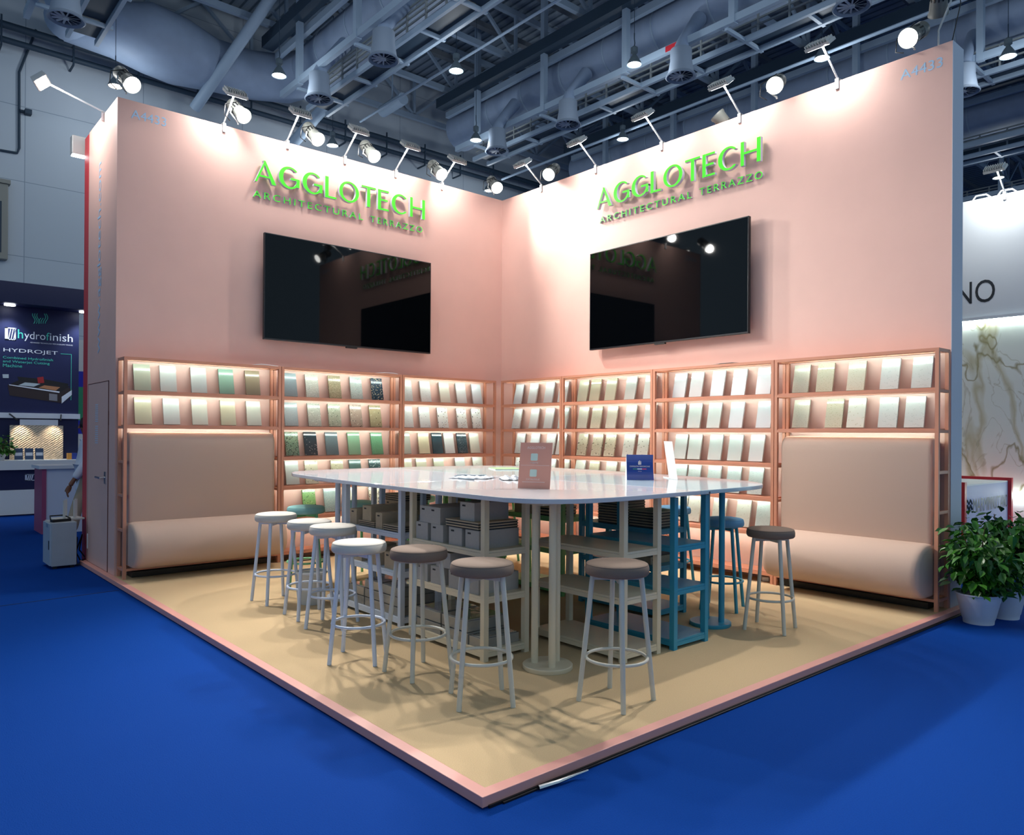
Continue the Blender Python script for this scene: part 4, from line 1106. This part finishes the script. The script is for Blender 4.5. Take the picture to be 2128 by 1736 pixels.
text_mesh('lettering', 'ADVANCED TECHNOLOGY FOR EXCELLENT FINISHES', (p.x + .2, p.y, p.z - .075), (1, 0, 0), (0, 0, 1), q.x - p.x - .2, .022, WP, .003, nb)
p = onw(7, 733); q = onw(120, 738)
text_mesh('lettering', 'HYDROJET', p, (1, 0, 0), (0, 0, 1), q.x - p.x, .09, WP, .003, nb)
for i, (tx, e) in enumerate((('Combined Hydrofinish', 110), ('and Waterjet Cutting', 103), ('Machine', 46))):
    p = onw(6, 746.5 + 8 * i); q = onw(e, 750)
    text_mesh('lettering', tx, p, (1, 0, 0), (0, 0, 1), q.x - p.x, .06, CY, .003, nb)
p = onw(126, 736); q = onw(148, 832)
MB().box((p.x, -.004, p.z), (q.x, -.001, p.z + .008)).box((q.x - .008, -.004, q.z), (q.x, -.001, p.z)).build('printed_line', CY, nb)
# printed machine, flat picture on the wall
def poly(pts, m, d, nm='machine_print'):
    P = [onw(*p_) for p_ in pts]; vs = [(v.x, -.002 - d, v.z) for v in P]
    MB().add(vs, [tuple(range(len(vs)))]).build(nm, m, nb, fix=False)
poly([(16, 800), (20, 822), (128, 838), (149, 825), (150, 808), (60, 790)], mat('mach_brown', (44, 30, 34), .6), .001)
poly([(22, 798), (38, 791), (146, 803), (124, 816)], mat('mach_dark', (20, 16, 24), .6), .002)
poly([(38, 801), (52, 795), (84, 798), (70, 804)], mat('mach_slab', (176, 190, 200), .6), .003)
poly([(80, 806), (92, 801), (125, 805), (116, 812)], mat('mach_stone', (176, 120, 84), .6), .003)
poly([(18, 799), (124, 814), (123, 817), (20, 801)], WP, .004)
poly([(128, 825), (149, 811), (149, 821), (128, 839)], WP, .003)
poly([(77, 785), (90, 783), (92, 796), (79, 797)], mat('mach_red', (150, 24, 34), .6), .004)
poly([(102, 818), (119, 820), (119, 834), (102, 832)], mat('mach_emb', (130, 130, 140), .6), .003)
poly([(5, 778), (18, 778), (18, 786), (6, 786)], mat('mach_slab', (176, 190, 200), .6), .003)
poly([(36, 783), (76, 787), (90, 788), (142, 798), (140, 804), (40, 793)], mat('mach_dark2', (12, 12, 18), .6), .0015)
# counter of the navy booth
hc = thing('counter', 'white rounded counter with navy band before the navy wall', 'counter', (-6.6, 7.75, 0))
def rr(x0, x1, y0, y1, r): 
    o = []
    for cx, cy, a0 in ((x1 - r, y1 - r, 0), (x0 + r, y1 - r, 90), (x0 + r, y0 + r, 180), (x1 - r, y0 + r, 270)):
        o += [(cx + r * math.cos(R(a0 + a)), cy + r * math.sin(R(a0 + a))) for a in range(0, 91, 15)]
    return o
idz = lambda u, v, w_: (u, v, w_)
MB().prism(rr(-1.4, 2.05, 0, .6, .2), idz, .02, .47).build('base', WHITE, hc, smooth=True)
MB().prism(rr(-1.35, 2.0, .05, .6, .2), idz, .47, .84).build('navy_band', NV, hc, smooth=True)
MB().prism(rr(-1.4, 2.75, -.02, .7, .1), idz, .84, 1.01).build('worktop', WHITE, hc, smooth=True)
em = MB(); bx = at(52, 994, 'y', 7.8); fnx = lambda u, v, w_: (bx.x + 6.6 + u, .049 - w_, bx.z - .05 + v)
em.prism(rect(0, 0, .30, .012), fnx, 0, .003).prism(rect(0, .11, .30, .122), fnx, 0, .003).prism(rect(0, 0, .03, .12), fnx, 0, .003)
for u0 in (.04, .07, .10): em.prism([(u0 - .012, 0), (u0 + .006, 0), (u0 + .036, .12), (u0 + .018, .12)], fnx, 0, .003)
em.build('square_emblem', WP, hc)
text_mesh('lettering', 'W', (bx.x + 6.6 + .33, .049, bx.z - .02), (1, 0, 0), (0, 0, 1), .08, .06, WP, .003, hc)
# textured stone panel under two picture lights
p0 = at(20, 950, 'y', 8.3); p1 = at(131, 885, 'y', 8.3)
def carved():
    m = mat('carved_stone', (222, 206, 184), .7); nt = m.node_tree; b = nt.nodes['Principled BSDF']
    tc = nt.nodes.new('ShaderNodeTexCoord'); mp = nt.nodes.new('ShaderNodeMapping'); mp.inputs['Rotation'].default_value = (0, R(35), 0)
    wv = nt.nodes.new('ShaderNodeTexWave'); wv.bands_direction = 'Z'; wv.inputs['Scale'].default_value = 9; wv.inputs['Distortion'].default_value = 3; wv.inputs['Detail Scale'].default_value = 3
    bp = nt.nodes.new('ShaderNodeBump'); bp.inputs['Strength'].default_value = .9; bp.inputs['Distance'].default_value = .03
    nt.links.new(tc.outputs['Object'], mp.inputs[0]); nt.links.new(mp.outputs[0], wv.inputs['Vector']); nt.links.new(wv.outputs['Fac'], bp.inputs['Height']); nt.links.new(bp.outputs[0], b.inputs['Normal'])
    return m
sp = thing('stone_panel', 'ribbed carved stone slab lit by two small spots', 'panel', ((p0.x + p1.x) / 2, 8.3, 1.011))
hw = (p1.x - p0.x) / 2
MB().box((-hw, -.02, 0), (hw, .03, p1.z - 1.011)).build('slab', carved(), sp)
MB().box((-.28, -.01, p1.z - 1.008), (.35, .0, p1.z - .90)).build('name_plate', WP, sp)
for sx in (-1, 1):
    MB().bar((sx * hw * .8, -.25, p1.z - .92), (sx * hw * 1.0, .19, p1.z - .78), .02).build('picture_light', DARK, sp)
    lamp('picture_spot', 'SPOT', (sp.location.x + sx * hw * .75, 8.05, p1.z + .08), (-sx * .25, .75, -1.0), 14, (1, .82, .6), None, spot_size=R(70), spot_blend=.8, shadow_soft_size=.02)
bsx = at(20, 953, 'y', 8.0)
for i in range(3):
    bro = thing('brochure_holder', 'dark brochure in a small clear stand, %s of three' % ORD[i], 'brochure', (bsx.x + .14 + i * .165, 7.98, 1.0115), 0, 'brochures on the white counter')
    MB().obox(Matrix.Translation((0, .02, .11)) @ Matrix.Rotation(-.2, 4, 'X'), .135, .012, .22).build('booklet', mat('brochure_blue', (52, 76, 108), .3), bro)
    MB().box((-.055, .003, .08), (.055, .0045, .14)).build('printed_block', WP, bro)
    MB().box((-.07, -.04, 0), (.07, .06, .008)).build('foot', WHITE, bro)
ob = at(148, 945, 'y', 8.0)
bxk = thing('gift_box', 'small orange and blue box at the counter end', 'box', (ob.x, 8.0, 1.0115))
MB().box((-.06, 0, 0), (.01, .1, .12)).build('orange_side', mat('orange_card', (214, 150, 66), .6), bxk)
MB().box((.0102, 0, 0), (.10, .1, .12)).build('blue_side', mat('blue_card', (36, 60, 150), .6), bxk)

# ------------------------------------------------------------------ leafy plants
def leafy(name, label, loc, pot_r, pot_h, spread, height, n, seed, pot=True, cat='plant', lean=(0, 0), leaf=.075, ymax=9, xr=(-9, 9)):
    random.seed(seed)
    t = thing(name, label, cat, loc)
    POT = mat('pot_white', (206, 210, 222), .4); SOIL = mat('soil', (34, 26, 20), .95)
    LF = mat('leaf_green', (54, 112, 30), .35, noise=.45, nscale=7); ST_ = mat('stem_brown', (92, 74, 46), .8)
    if pot:
        k = pot_h
        MB().lathe([(0, .0), (pot_r * .66, .0), (pot_r * .68, .04 * k / .3), (pot_r * .72, .045), (pot_r * .90, k * .72), (pot_r * .93, k * .76), (pot_r * .95, k * .93), (pot_r * 1.02, k * .95), (pot_r * 1.03, k), (pot_r * .95, k), (pot_r * .92, k * .9), (0, k * .88)], 32).build('pot', POT, t, smooth=True)
        MB().lathe([(0, k * .89), (pot_r * .9, k * .89)], 24).build('soil', SOIL, t)
    st = MB(); lv_ = MB(); z0 = pot_h * .89 if pot else 0
    tips = []
    for i in range(9):
        a = 2 * math.pi * i / 9 + random.random(); rr_ = spread * (.35 + .65 * random.random())
        if abs(lean[0]) > 0: rr_ *= .85
        p = [Vector((.03 * math.cos(a), .03 * math.sin(a), z0))]
        e = Vector((rr_ * math.cos(a) + lean[0], rr_ * math.sin(a) + lean[1], height * (.65 + .35 * random.random())))
        m_ = Vector((e.x * .3, e.y * .3, z0 + (e.z - z0) * .6))
        pts = [p[0] * (1 - s) ** 2 + m_ * 2 * s * (1 - s) + e * s * s for s in (0, .25, .5, .75, 1)]
        st.tube(pts, [.010, .008, .006, .005, .003], 6); tips.append(pts)
    st.build('stems', ST_, t, smooth=True)
    for i in range(n):
        pts = random.choice(tips); s = random.uniform(.30, 1.0); f = s * 4; j = min(int(f), 3); c = pts[j].lerp(pts[j + 1], f - j)
        c = c + Vector((random.gauss(0, .09), random.gauss(0, .09), random.gauss(-.02, .07))) * (spread / .3)
        c.y = min(c.y, ymax); c.x = min(max(c.x, xr[0]), xr[1])
        if c.z < z0 + .02: c.z = z0 + .02 + random.random() * .08
        out = Vector((c.x, c.y, 0)); out = out.normalized() if out.length > .02 else Vector((1, 0, 0))
        d = (out * random.uniform(.2, 1) + Vector((random.gauss(0, .5), random.gauss(0, .5), random.uniform(-1.3, .2)))).normalized()
        u = d.cross(Vector((0, 0, 1)));
        u = u.normalized() if u.length > .05 else Vector((1, 0, 0))
        u = (u + Vector((0, 0, random.gauss(0, .3)))).normalized(); nn = u.cross(d).normalized()
        L = leaf * random.uniform(.75, 1.3); w = L * .36
        vs = [c, c + d * L * .28 + u * w * .8 + nn * .006, c + d * L * .6 + u * w * .75 + nn * .008, c + d * L - nn * .01, c + d * L * .6 - u * w * .75 + nn * .008, c + d * L * .28 - u * w * .8 + nn * .006, c + d * L * .3 - nn * .008, c + d * L * .62 - nn * .006]
        lv_.add(vs, [(0, 1, 6), (1, 2, 7, 6), (2, 3, 7), (3, 4, 7), (4, 5, 6, 7), (5, 0, 6)])
    lv_.build('foliage', LF, t, smooth=True, fix=False)
    return t
leafy('potted_plant', 'leafy potted plant in a white pot at the right wall end', (-.16, -6.42, 0), .172, .25, .31, .84, 760, 11, lean=(-.07, -.04), leaf=.088, ymax=.17, xr=(-.45, .17))
leafy('potted_plant', 'leafy potted plant in a white pot, behind another', (.22, -6.50, 0), .165, .25, .31, .90, 760, 23, lean=(.05, -.06), leaf=.088, ymax=.25, xr=(-.13, .5))
pp = at(8, 950, 'y', 8.0)
leafy('counter_plant', 'small ferny plant on the white rounded counter', (pp.x - .05, 8.05, 1.0115), .1, .12, .28, .42, 160, 31, leaf=.10)

# ------------------------------------------------------------------ neighbour booth counter, cabinet, chair, person
WC = mat('counter_white', (196, 208, 232), .5); PUR = mat('pink_end', (150, 70, 110), .5)
nc = thing('counter', 'white counter with a pink end panel by the aisle', 'counter', (-5.16, 4.6, 0))
MB().box((.06, .0, .0), (1.0, .6, .98)).build('front_panel', WC, nc)
MB().box((0, -.02, 0), (.058, .62, .98)).build('end_panel', PUR, nc)
MB().box((-.04, -.04, .9802), (1.02, .64, 1.03)).build('worktop', mat('counter_top', (206, 214, 226), .4), nc)
# vertical strip of neighbouring displays seen past the navy wall
nd_ = thing('poster_panel', 'narrow blue and green poster beyond the navy wall', 'poster', (-3.7, 10.5, 0))
MB().box((-.6, 0, 0), (1.2, .08, 3.6)).build('panel', WHITE, nd_)
MB().box((-.6, -.004, 2.55), (1.2, -.0005, 2.9)).box((-.6, -.004, 1.5), (1.2, -.0005, 1.8)).build('blue_band', mat('poster_blue', (20, 40, 190), .5), nd_)
MB().box((-.6, -.004, 1.8005), (1.2, -.0005, 2.5495)).build('green_band', mat('poster_green', (46, 160, 116), .5), nd_)

cb = thing('equipment_cabinet', 'small grey metal cabinet on the blue carpet', 'cabinet', (-5.61, 1.13, 0), R(0))
CG = mat('cabinet_grey', (168, 172, 178), .5, noise=.06, nscale=5)
MB().box((0.0, 0.0, .03), (.25, .42, .52)).build('body', CG, cb, bevel=.006)
MB().box((-.016, .006, .04), (-.0005, .414, .51)).build('door', mat('cabinet_door', (164, 176, 190), .5), cb)
dh = [c for c in cb.children if c.name.startswith('door')][0]
MB().box((-.022, .04, .22), (-.0165, .06, .32)).build('handle', DARK, dh)
MB().box((-.0185, .12, .46), (-.0165, .22, .50)).build('label_plate', mat('plate_blue', (120, 140, 166), .5), dh)
for x, y in ((.02, .02), (.19, .02), (.02, .36), (.19, .36)): MB().box((x, y, 0), (x + .04, y + .04, .03)).build('foot', DARK, cb)
bc = thing('clipboard', 'dark folded tool lying on the grey cabinet', 'tool', (-5.50, 1.25, .521))
MB().obox(Matrix.Translation((0, 0, .014)) @ Matrix.Rotation(.25, 4, 'Z'), .20, .06, .026).build('body', DARK, bc)
MB().tube([(-.1, .0, .03), (-.09, .1, .06), (.05, .12, .06), (.1, .03, .03)], .008, 8).build('handle', DARK, bc, smooth=True)
cl = [(-5.29, 1.45, .3), (-5.33, 1.42, .12), (-5.3, 1.35, .02), (-5.34, 1.28, .012), (-5.32, 1.22, .012)]
for j in range(3):
    a = [(x + .02 * math.sin(i * 2 + j * 2) + .03 * j, y + .03 * math.cos(i * 3 + j), z + .018 * j) for i, (x, y, z) in enumerate(cl)]
    tag(MB().tube(a, .008, 6).build('power_cable', DARK, smooth=True), 'black power cables tangled behind the grey cabinet', 'cable', 'cables by the grey cabinet')
# small white stool lying upside down on the cabinet
ch = thing('footstool', 'small white stool lying upside down on the grey cabinet', 'stool', (-5.42, 1.43, .5215), R(8))
CW = mat('chair_white', (214, 212, 206), .5)
MB().box((-.13, -.11, 0), (.17, .11, .022)).build('seat', CW, ch, bevel=.004)
for x, y in ((-.04, -.08), (.03, .08), (.07, -.08), (.14, .08)): MB().box((x - .011, y - .011, .0225), (x + .011, y + .011, .23)).build('leg', CW, ch)
# person in a long white coat, mostly hidden behind the storage room wall
SKIN = mat('skin', (120, 78, 58), .55); COAT = mat('white_coat', (206, 214, 230), .8); TRS = mat('beige_trousers', (176, 160, 138), .85); HAIRM = mat('black_hair', (16, 14, 14), .6); SHOE = mat('brown_shoe', (40, 30, 26), .5)
pw = at(160, 1000, 'y', 7.05)
per = thing('person', 'person in a white coat and beige trousers beside the counter', 'person', (-4.75, 3.55, 0), R(0))
def skin(name, pts, edges, radii, m, parent, root=0, sub=2):
    me = bpy.data.meshes.new(name); me.from_pydata(pts, edges, []); me.materials.append(m)
    o = bpy.data.objects.new(name, me); COL.objects.link(o); o.parent = parent
    md = o.modifiers.new('skin', 'SKIN'); md.use_smooth_shade = True
    sv = me.skin_vertices[0].data
    for i, r_ in enumerate(radii):
        sv[i].radius = r_ if isinstance(r_, tuple) else (r_, r_); sv[i].use_root = (i == root)
    sb = o.modifiers.new('sub', 'SUBSURF'); sb.levels = sub; sb.render_levels = sub
    return o
# joints: pelvis, waist, chest, neck base, neck, head low, head mid, head top / legs / arms   (walking toward -x)
J = [(0, 0, .92), (0, 0, 1.08), (0, 0, 1.30), (-.01, 0, 1.43), (-.02, 0, 1.50), (-.035, 0, 1.56), (-.03, 0, 1.64), (-.02, 0, 1.71),
     (-.02, -.10, .88), (-.16, -.11, .50), (-.24, -.11, .10), (-.35, -.12, .05),
     (.02, .10, .88), (.06, .11, .50), (.28, .11, .14), (.24, .12, .06),
     (.0, -.19, 1.39), (-.09, -.25, 1.10), (-.24, -.25, .86), (-.28, -.25, .79), (.0, .19, 1.39), (.08, .25, 1.10), (.0, .25, .86), (-.03, .25, .79)]
E_ = [(0, 1), (1, 2), (2, 3), (3, 4), (4, 5), (5, 6), (6, 7), (0, 8), (8, 9), (9, 10), (10, 11), (0, 12), (12, 13), (13, 14), (14, 15), (2, 16), (16, 17), (17, 18), (18, 19), (2, 20), (20, 21), (21, 22), (22, 23)]
RD = [(.13, .11), (.12, .10), (.15, .11), (.07, .07), .05, (.065, .07), (.085, .095), (.06, .07), .085, .055, .04, .035, .085, .055, .04, .035, .055, .042, .030, .035, .055, .042, .030, .035]
skin('body', J, E_, RD, SKIN, per)
skin('trousers', [(0, 0, .95), (-.02, -.10, .86), (-.16, -.11, .50), (-.24, -.11, .13), (.02, .10, .86), (.06, .11, .50), (.27, .11, .17)], [(0, 1), (1, 2), (2, 3), (0, 4), (4, 5), (5, 6)], [(.15, .13), .105, .085, .085, .105, .085, .085], TRS, per)
skin('coat', [(0, 0, .66), (0, 0, .92), (0, 0, 1.08), (0, 0, 1.28), (-.01, 0, 1.42), (.0, -.19, 1.38), (-.09, -.25, 1.10), (-.225, -.25, .885), (.0, .19, 1.38), (.08, .25, 1.10), (.005, .25, .885)],
     [(0, 1), (1, 2), (2, 3), (3, 4), (3, 5), (5, 6), (6, 7), (3, 8), (8, 9), (9, 10)], [(.20, .17), (.175, .15), (.15, .13), (.175, .135), (.085, .085), .085, .065, .055, .085, .065, .055], COAT, per, root=1)
hm = MB(); hm.lathe([(0, .12), (.05, .115), (.09, .08), (.105, .02), (.10, -.04), (.085, -.06)], 20, Matrix.Translation((-.01, 0, 1.655)))
hm.build('hair', HAIRM, per, smooth=True)
def hand(px, side):
    base = Vector(px)
    pts = [base, base + Vector((-.02, 0, -.05)), base + Vector((-.03, 0, -.085))]; ed = [(0, 1), (1, 2)]; rd = [(.02, .032), (.016, .038), (.013, .034)]
    for k, (dy, L) in enumerate(((-.027, .07), (-.009, .08), (.009, .074), (.027, .058))):
        i = len(pts); q0 = base + Vector((-.03, dy, -.085)); pts += [q0 + Vector((-.006, 0, -L * .5)), q0 + Vector((.006, 0, -L))]; ed += [(2, i), (i, i + 1)]; rd += [.0085, .0075]
    i = len(pts); pts += [base + Vector((-.045, side * .02, -.05)), base + Vector((-.06, side * .02, -.085))]; ed += [(1, i), (i, i + 1)]; rd += [.010, .008]
    skin('hand', [tuple(v) for v in pts], ed, rd, SKIN, per, 0, 1)
hand((-.275, -.25, .80), 1); hand((-.025, .25, .80), -1)
for (x, y, z, a) in ((-.27, -.11, 0, 0), (.28, .11, .06, .5)):
    s = MB(); s.lathe([(0, 0), (.045, .0), (.05, .03), (.045, .07), (.03, .10), (0, .105)], 14, Matrix.Translation((x - .04, y, z)) @ Matrix.Rotation(a, 4, 'Y') @ Matrix.Diagonal((2.3, 1, .9, 1)))
    s.build('shoe', SHOE, per, smooth=True)
fc = MB()
for sy in (-1, 1): fc.lathe([(0, .008), (.012, .0), (0, -.008)], 10, Matrix.Translation((-.113, sy * .032, 1.645)))
fc.build('eyes', DARK, per)
MB().lathe([(0, .03), (.012, .0), (.016, -.02), (0, -.03)], 10, Matrix.Translation((-.122, 0, 1.62))).build('nose', SKIN, per, smooth=True)
MB().box((-.116, -.025, 1.575), (-.10, .025, 1.582)).build('mouth', mat('lips', (96, 48, 44), .5), per)

# ------------------------------------------------------------------ marble booth beyond the right wall
mbk = mat('booth_white', (214, 224, 230), .5)
struct(MB().box((1.6, -5.97, 0.0), (12, 3, .10)).build('floor_marble_booth', mat('platform_white', (200, 204, 206), .5)), 'low white platform of the marble booth')
mw = thing('display_wall', 'tall white display wall with marble panel behind the right wall', 'display', (4.0, 0, 0))
MB().box((0, -9.0, .101), (.3, 2.0, 4.72)).build('wall_panel', mbk, mw)
def marble():
    m = mat('veined_marble', (222, 228, 220), .15); nt = m.node_tree; b = nt.nodes['Principled BSDF']
    tc = nt.nodes.new('ShaderNodeTexCoord'); nz = nt.nodes.new('ShaderNodeTexNoise'); nz.inputs['Scale'].default_value = .9; nz.inputs['Detail'].default_value = 5
    mx = nt.nodes.new('ShaderNodeMixRGB'); mx.inputs[0].default_value = .28
    nt.links.new(tc.outputs['Object'], nz.inputs['Vector']); nt.links.new(tc.outputs['Object'], mx.inputs[1]); nt.links.new(nz.outputs['Color'], mx.inputs[2])
    last = None
    for k, (sc, wd, rot, c0, st) in enumerate(((.55, .03, .7, (176, 172, 132), .75), (.9, .012, -.6, (138, 132, 92), .9), (2.2, .010, .9, (160, 160, 136), .5))):
        mp = nt.nodes.new('ShaderNodeMapping'); mp.inputs['Scale'].default_value = (1, 1.3, .75); mp.inputs['Rotation'].default_value = (rot, 0, 0); mp.inputs['Location'].default_value = (k * 3.3, k * 1.9, k * 2.7)
        nt.links.new(mx.outputs[0], mp.inputs[0])
        n2 = nt.nodes.new('ShaderNodeTexNoise'); n2.inputs['Scale'].default_value = sc; n2.inputs['Detail'].default_value = 4; n2.inputs['Distortion'].default_value = .8
        nt.links.new(mp.outputs[0], n2.inputs['Vector'])
        sb = nt.nodes.new('ShaderNodeMath'); sb.operation = 'SUBTRACT'; sb.inputs[1].default_value = .5; nt.links.new(n2.outputs['Fac'], sb.inputs[0])
        ab = nt.nodes.new('ShaderNodeMath'); ab.operation = 'ABSOLUTE'; nt.links.new(sb.outputs[0], ab.inputs[0])
        mr = nt.nodes.new('ShaderNodeMapRange'); mr.inputs['From Max'].default_value = wd; mr.inputs['To Min'].default_value = st; mr.inputs['To Max'].default_value = 0; nt.links.new(ab.outputs[0], mr.inputs['Value'])
        m2 = nt.nodes.new('ShaderNodeMixRGB'); nt.links.new(mr.outputs[0], m2.inputs[0])
        if last is None: m2.inputs[1].default_value = lin((224, 232, 226))
        else: nt.links.new(last.outputs[0], m2.inputs[1])
        m2.inputs[2].default_value = lin(c0); last = m2
    nt.links.new(last.outputs[0], b.inputs['Base Color'])
    return m
MB().box((-.012, -9.0, .86), (-.0005, 2.0, 3.07)).build('marble_panel', marble(), mw)
MB().box((-.07, -9.0, 3.10), (-.0005, 2.0, 3.14)).build('light_ledge', mbk, mw)
MB().box((-.06, -9.0, 3.088), (-.03, 2.0, 3.099)).build('light_strip', mat('strip_white', (240, 255, 246), .4, emit=26), mw)
MB().box((-.05, -9.0, .80), (-.0005, 2.0, .812)).build('light_strip', mat('strip_white', (240, 255, 246), .4, emit=26), mw)
q = at(2068, 600, 'x', 4.0)
text_mesh('lettering', 'MINUCCIANO', (-.0002, q.y + 2.02, q.z - .165), (0, -1, 0), (0, 0, 1), 2.02, .30, mat('dark_lettering', (16, 34, 44), .5), .003, mw)
flood('arm floodlight on the marble booth wall', (4.0, at(2088, 397, 'x', 4.0).y, 4.72), (-1, 0, 0), (0, -.2, 0), P_FLOOD * 1.2)
for j in range(2):
    tag(MB().tube([(4.15, -4.95 - j * .3, 4.725), (4.12, -5.02 - j * .3, 4.80), (4.1, -5.15 - j * .3, 4.79), (4.15, -5.22 - j * .3, 4.725)], .012, 6).build('cable', WHITE, smooth=True), 'pale cable looped on the marble booth wall top', 'cable', 'cables on the marble booth wall')
mc = thing('reception_counter', 'white reception counter in a red frame with logo', 'counter', (2.0, -5.6, .1005))
LAV = mat('lavender_panel', (176, 180, 214), .5); REDF = mat('red_frame', (178, 26, 44), .4)
MB().box((.0, .02, 0), (1.52, .6, .90)).build('body', LAV, mc)
MB().box((.0, 0.02, .9005), (1.52, .6, .915)).build('top', WHITE, mc)
for (x0, x1) in ((-.06, -.001), (1.521, 1.58)): MB().box((x0, -.02, 0), (x1, .64, .95)).build('red_side', REDF, mc)
MB().box((-.06, .6005, .0), (1.58, .66, 1.0)).build('red_back', REDF, mc)
a = at(2050, 1062, 'y', -5.6); b = at(2095, 1060, 'y', -5.6)
DL = mat('dark_lettering', (16, 34, 44), .5)
text_mesh('lettering', 'MARMI', (.32, .019, a.z - .10), (1, 0, 0), (0, 0, 1), .50, .155, DL, .002, mc)
text_mesh('lettering', 'MINUCCIANO', (.83, .019, a.z - .10), (1, 0, 0), (0, 0, 1), .66, .155, DL, .003, mc)
zz = MB()
for j in range(2): zz.tube([(.08 + i * .05, .018, a.z - .06 + j * .06 + (.05 if i % 2 else 0)) for i in range(5)], .008 if j else .012, 6)
zz.build('zigzag_emblem', DL, mc)
tag(MB().box((3.94, -7.2, .101), (3.99, -5.99, .74)).build('skirting_board', mat('pale_pink_board', (224, 166, 160), .5)), 'pale pink low board under the marble panel', 'board')
lamp('marble_wash', 'AREA', (3.5, -5.6, 4.6), (.6, 0, -1), 20, (.9, 1, .98), None, shape='RECTANGLE', size=.2, size_y=2.0) if False else None

# ------------------------------------------------------------------ small things
bn = at(672, 1256, 'z', PZ)
wb = thing('waste_bin', 'pale round waste bin behind the white stools', 'bin', (-4.22, -2.45, PZ + .001))
MB().lathe([(0, 0), (.10, 0), (.125, .26), (.13, .265), (.12, .262), (.095, .012), (0, .012)], 28).build('bucket', mat('bin_grey', (200, 202, 200), .5), wb, smooth=True)
MB().lathe([(.122, .268), (.136, .268), (.136, .285), (.122, .285)], 28).build('rim', mat('bin_rim', (216, 218, 218), .5), wb, smooth=True)
pa = at(1590, 1206, 'z', PZ)
ad = thing('power_adapter', 'white power adapter on the floor by the right bench', 'adapter', (pa.x, pa.y, PZ + .001), .6)
MB().box((-.09, -.035, 0), (.09, .035, .045)).build('body', WHITE, ad, bevel=.006)
MB().tube([(.09, 0, .02), (.2, .03, .008), (.32, -.02, .008), (.42, .05, .008)], .006, 6).build('cable', DARK, ad, smooth=True)
pl = at(600, 1160, 'z', PZ)
tag(MB().tube([(pl.x - .15, -.33, PZ + .008), (pl.x + .1, -.36, PZ + .008), (pl.x + .3, -.30, PZ + .008), (pl.x + .42, -.36, PZ + .008), (pl.x + .3, -.42, PZ + .008), (pl.x + .12, -.40, PZ + .008)], .006, 6).build('power_cable', DARK, smooth=True), 'black cable looped on sand carpet beside the left bench', 'cable')
for nm, pts in (('pale cable lying on the left bench bay top', [(-3.85, -.15, TOPZ + .006), (-3.75, -.18, TOPZ + .02), (-3.62, -.20, TOPZ + .012), (-3.56, -.2, TOPZ + .006)]),
                ('pale cable lying on the middle left bay top', [(-2.25, -.12, TOPZ + .006), (-2.1, -.15, TOPZ + .02), (-1.98, -.18, TOPZ + .02), (-1.93, -.2, TOPZ + .006)]),
                ('dark cable lying on the third right bay top', [(-.15, -3.75, TOPZ + .006), (-.16, -3.9, TOPZ + .015), (-.16, -4.05, TOPZ + .015), (-.15, -4.15, TOPZ + .006)])):
    tag(MB().tube(pts, .006, 6).build('cable', DARK if 'dark' in nm else WHITE, smooth=True), nm, 'cable')
tl = at(1160, 1632, 'z', 0)
tag(MB().tube([(tl.x - .1, tl.y + .02, .01), (tl.x, tl.y, .014), (tl.x + .1, tl.y - .01, .02), (tl.x + .16, tl.y - .03, .03)], [.012, .010, .006, .004], 8).build('foil_strip', CHROME, smooth=True), 'shiny twisted foil scrap by the platform front edge', 'scrap')
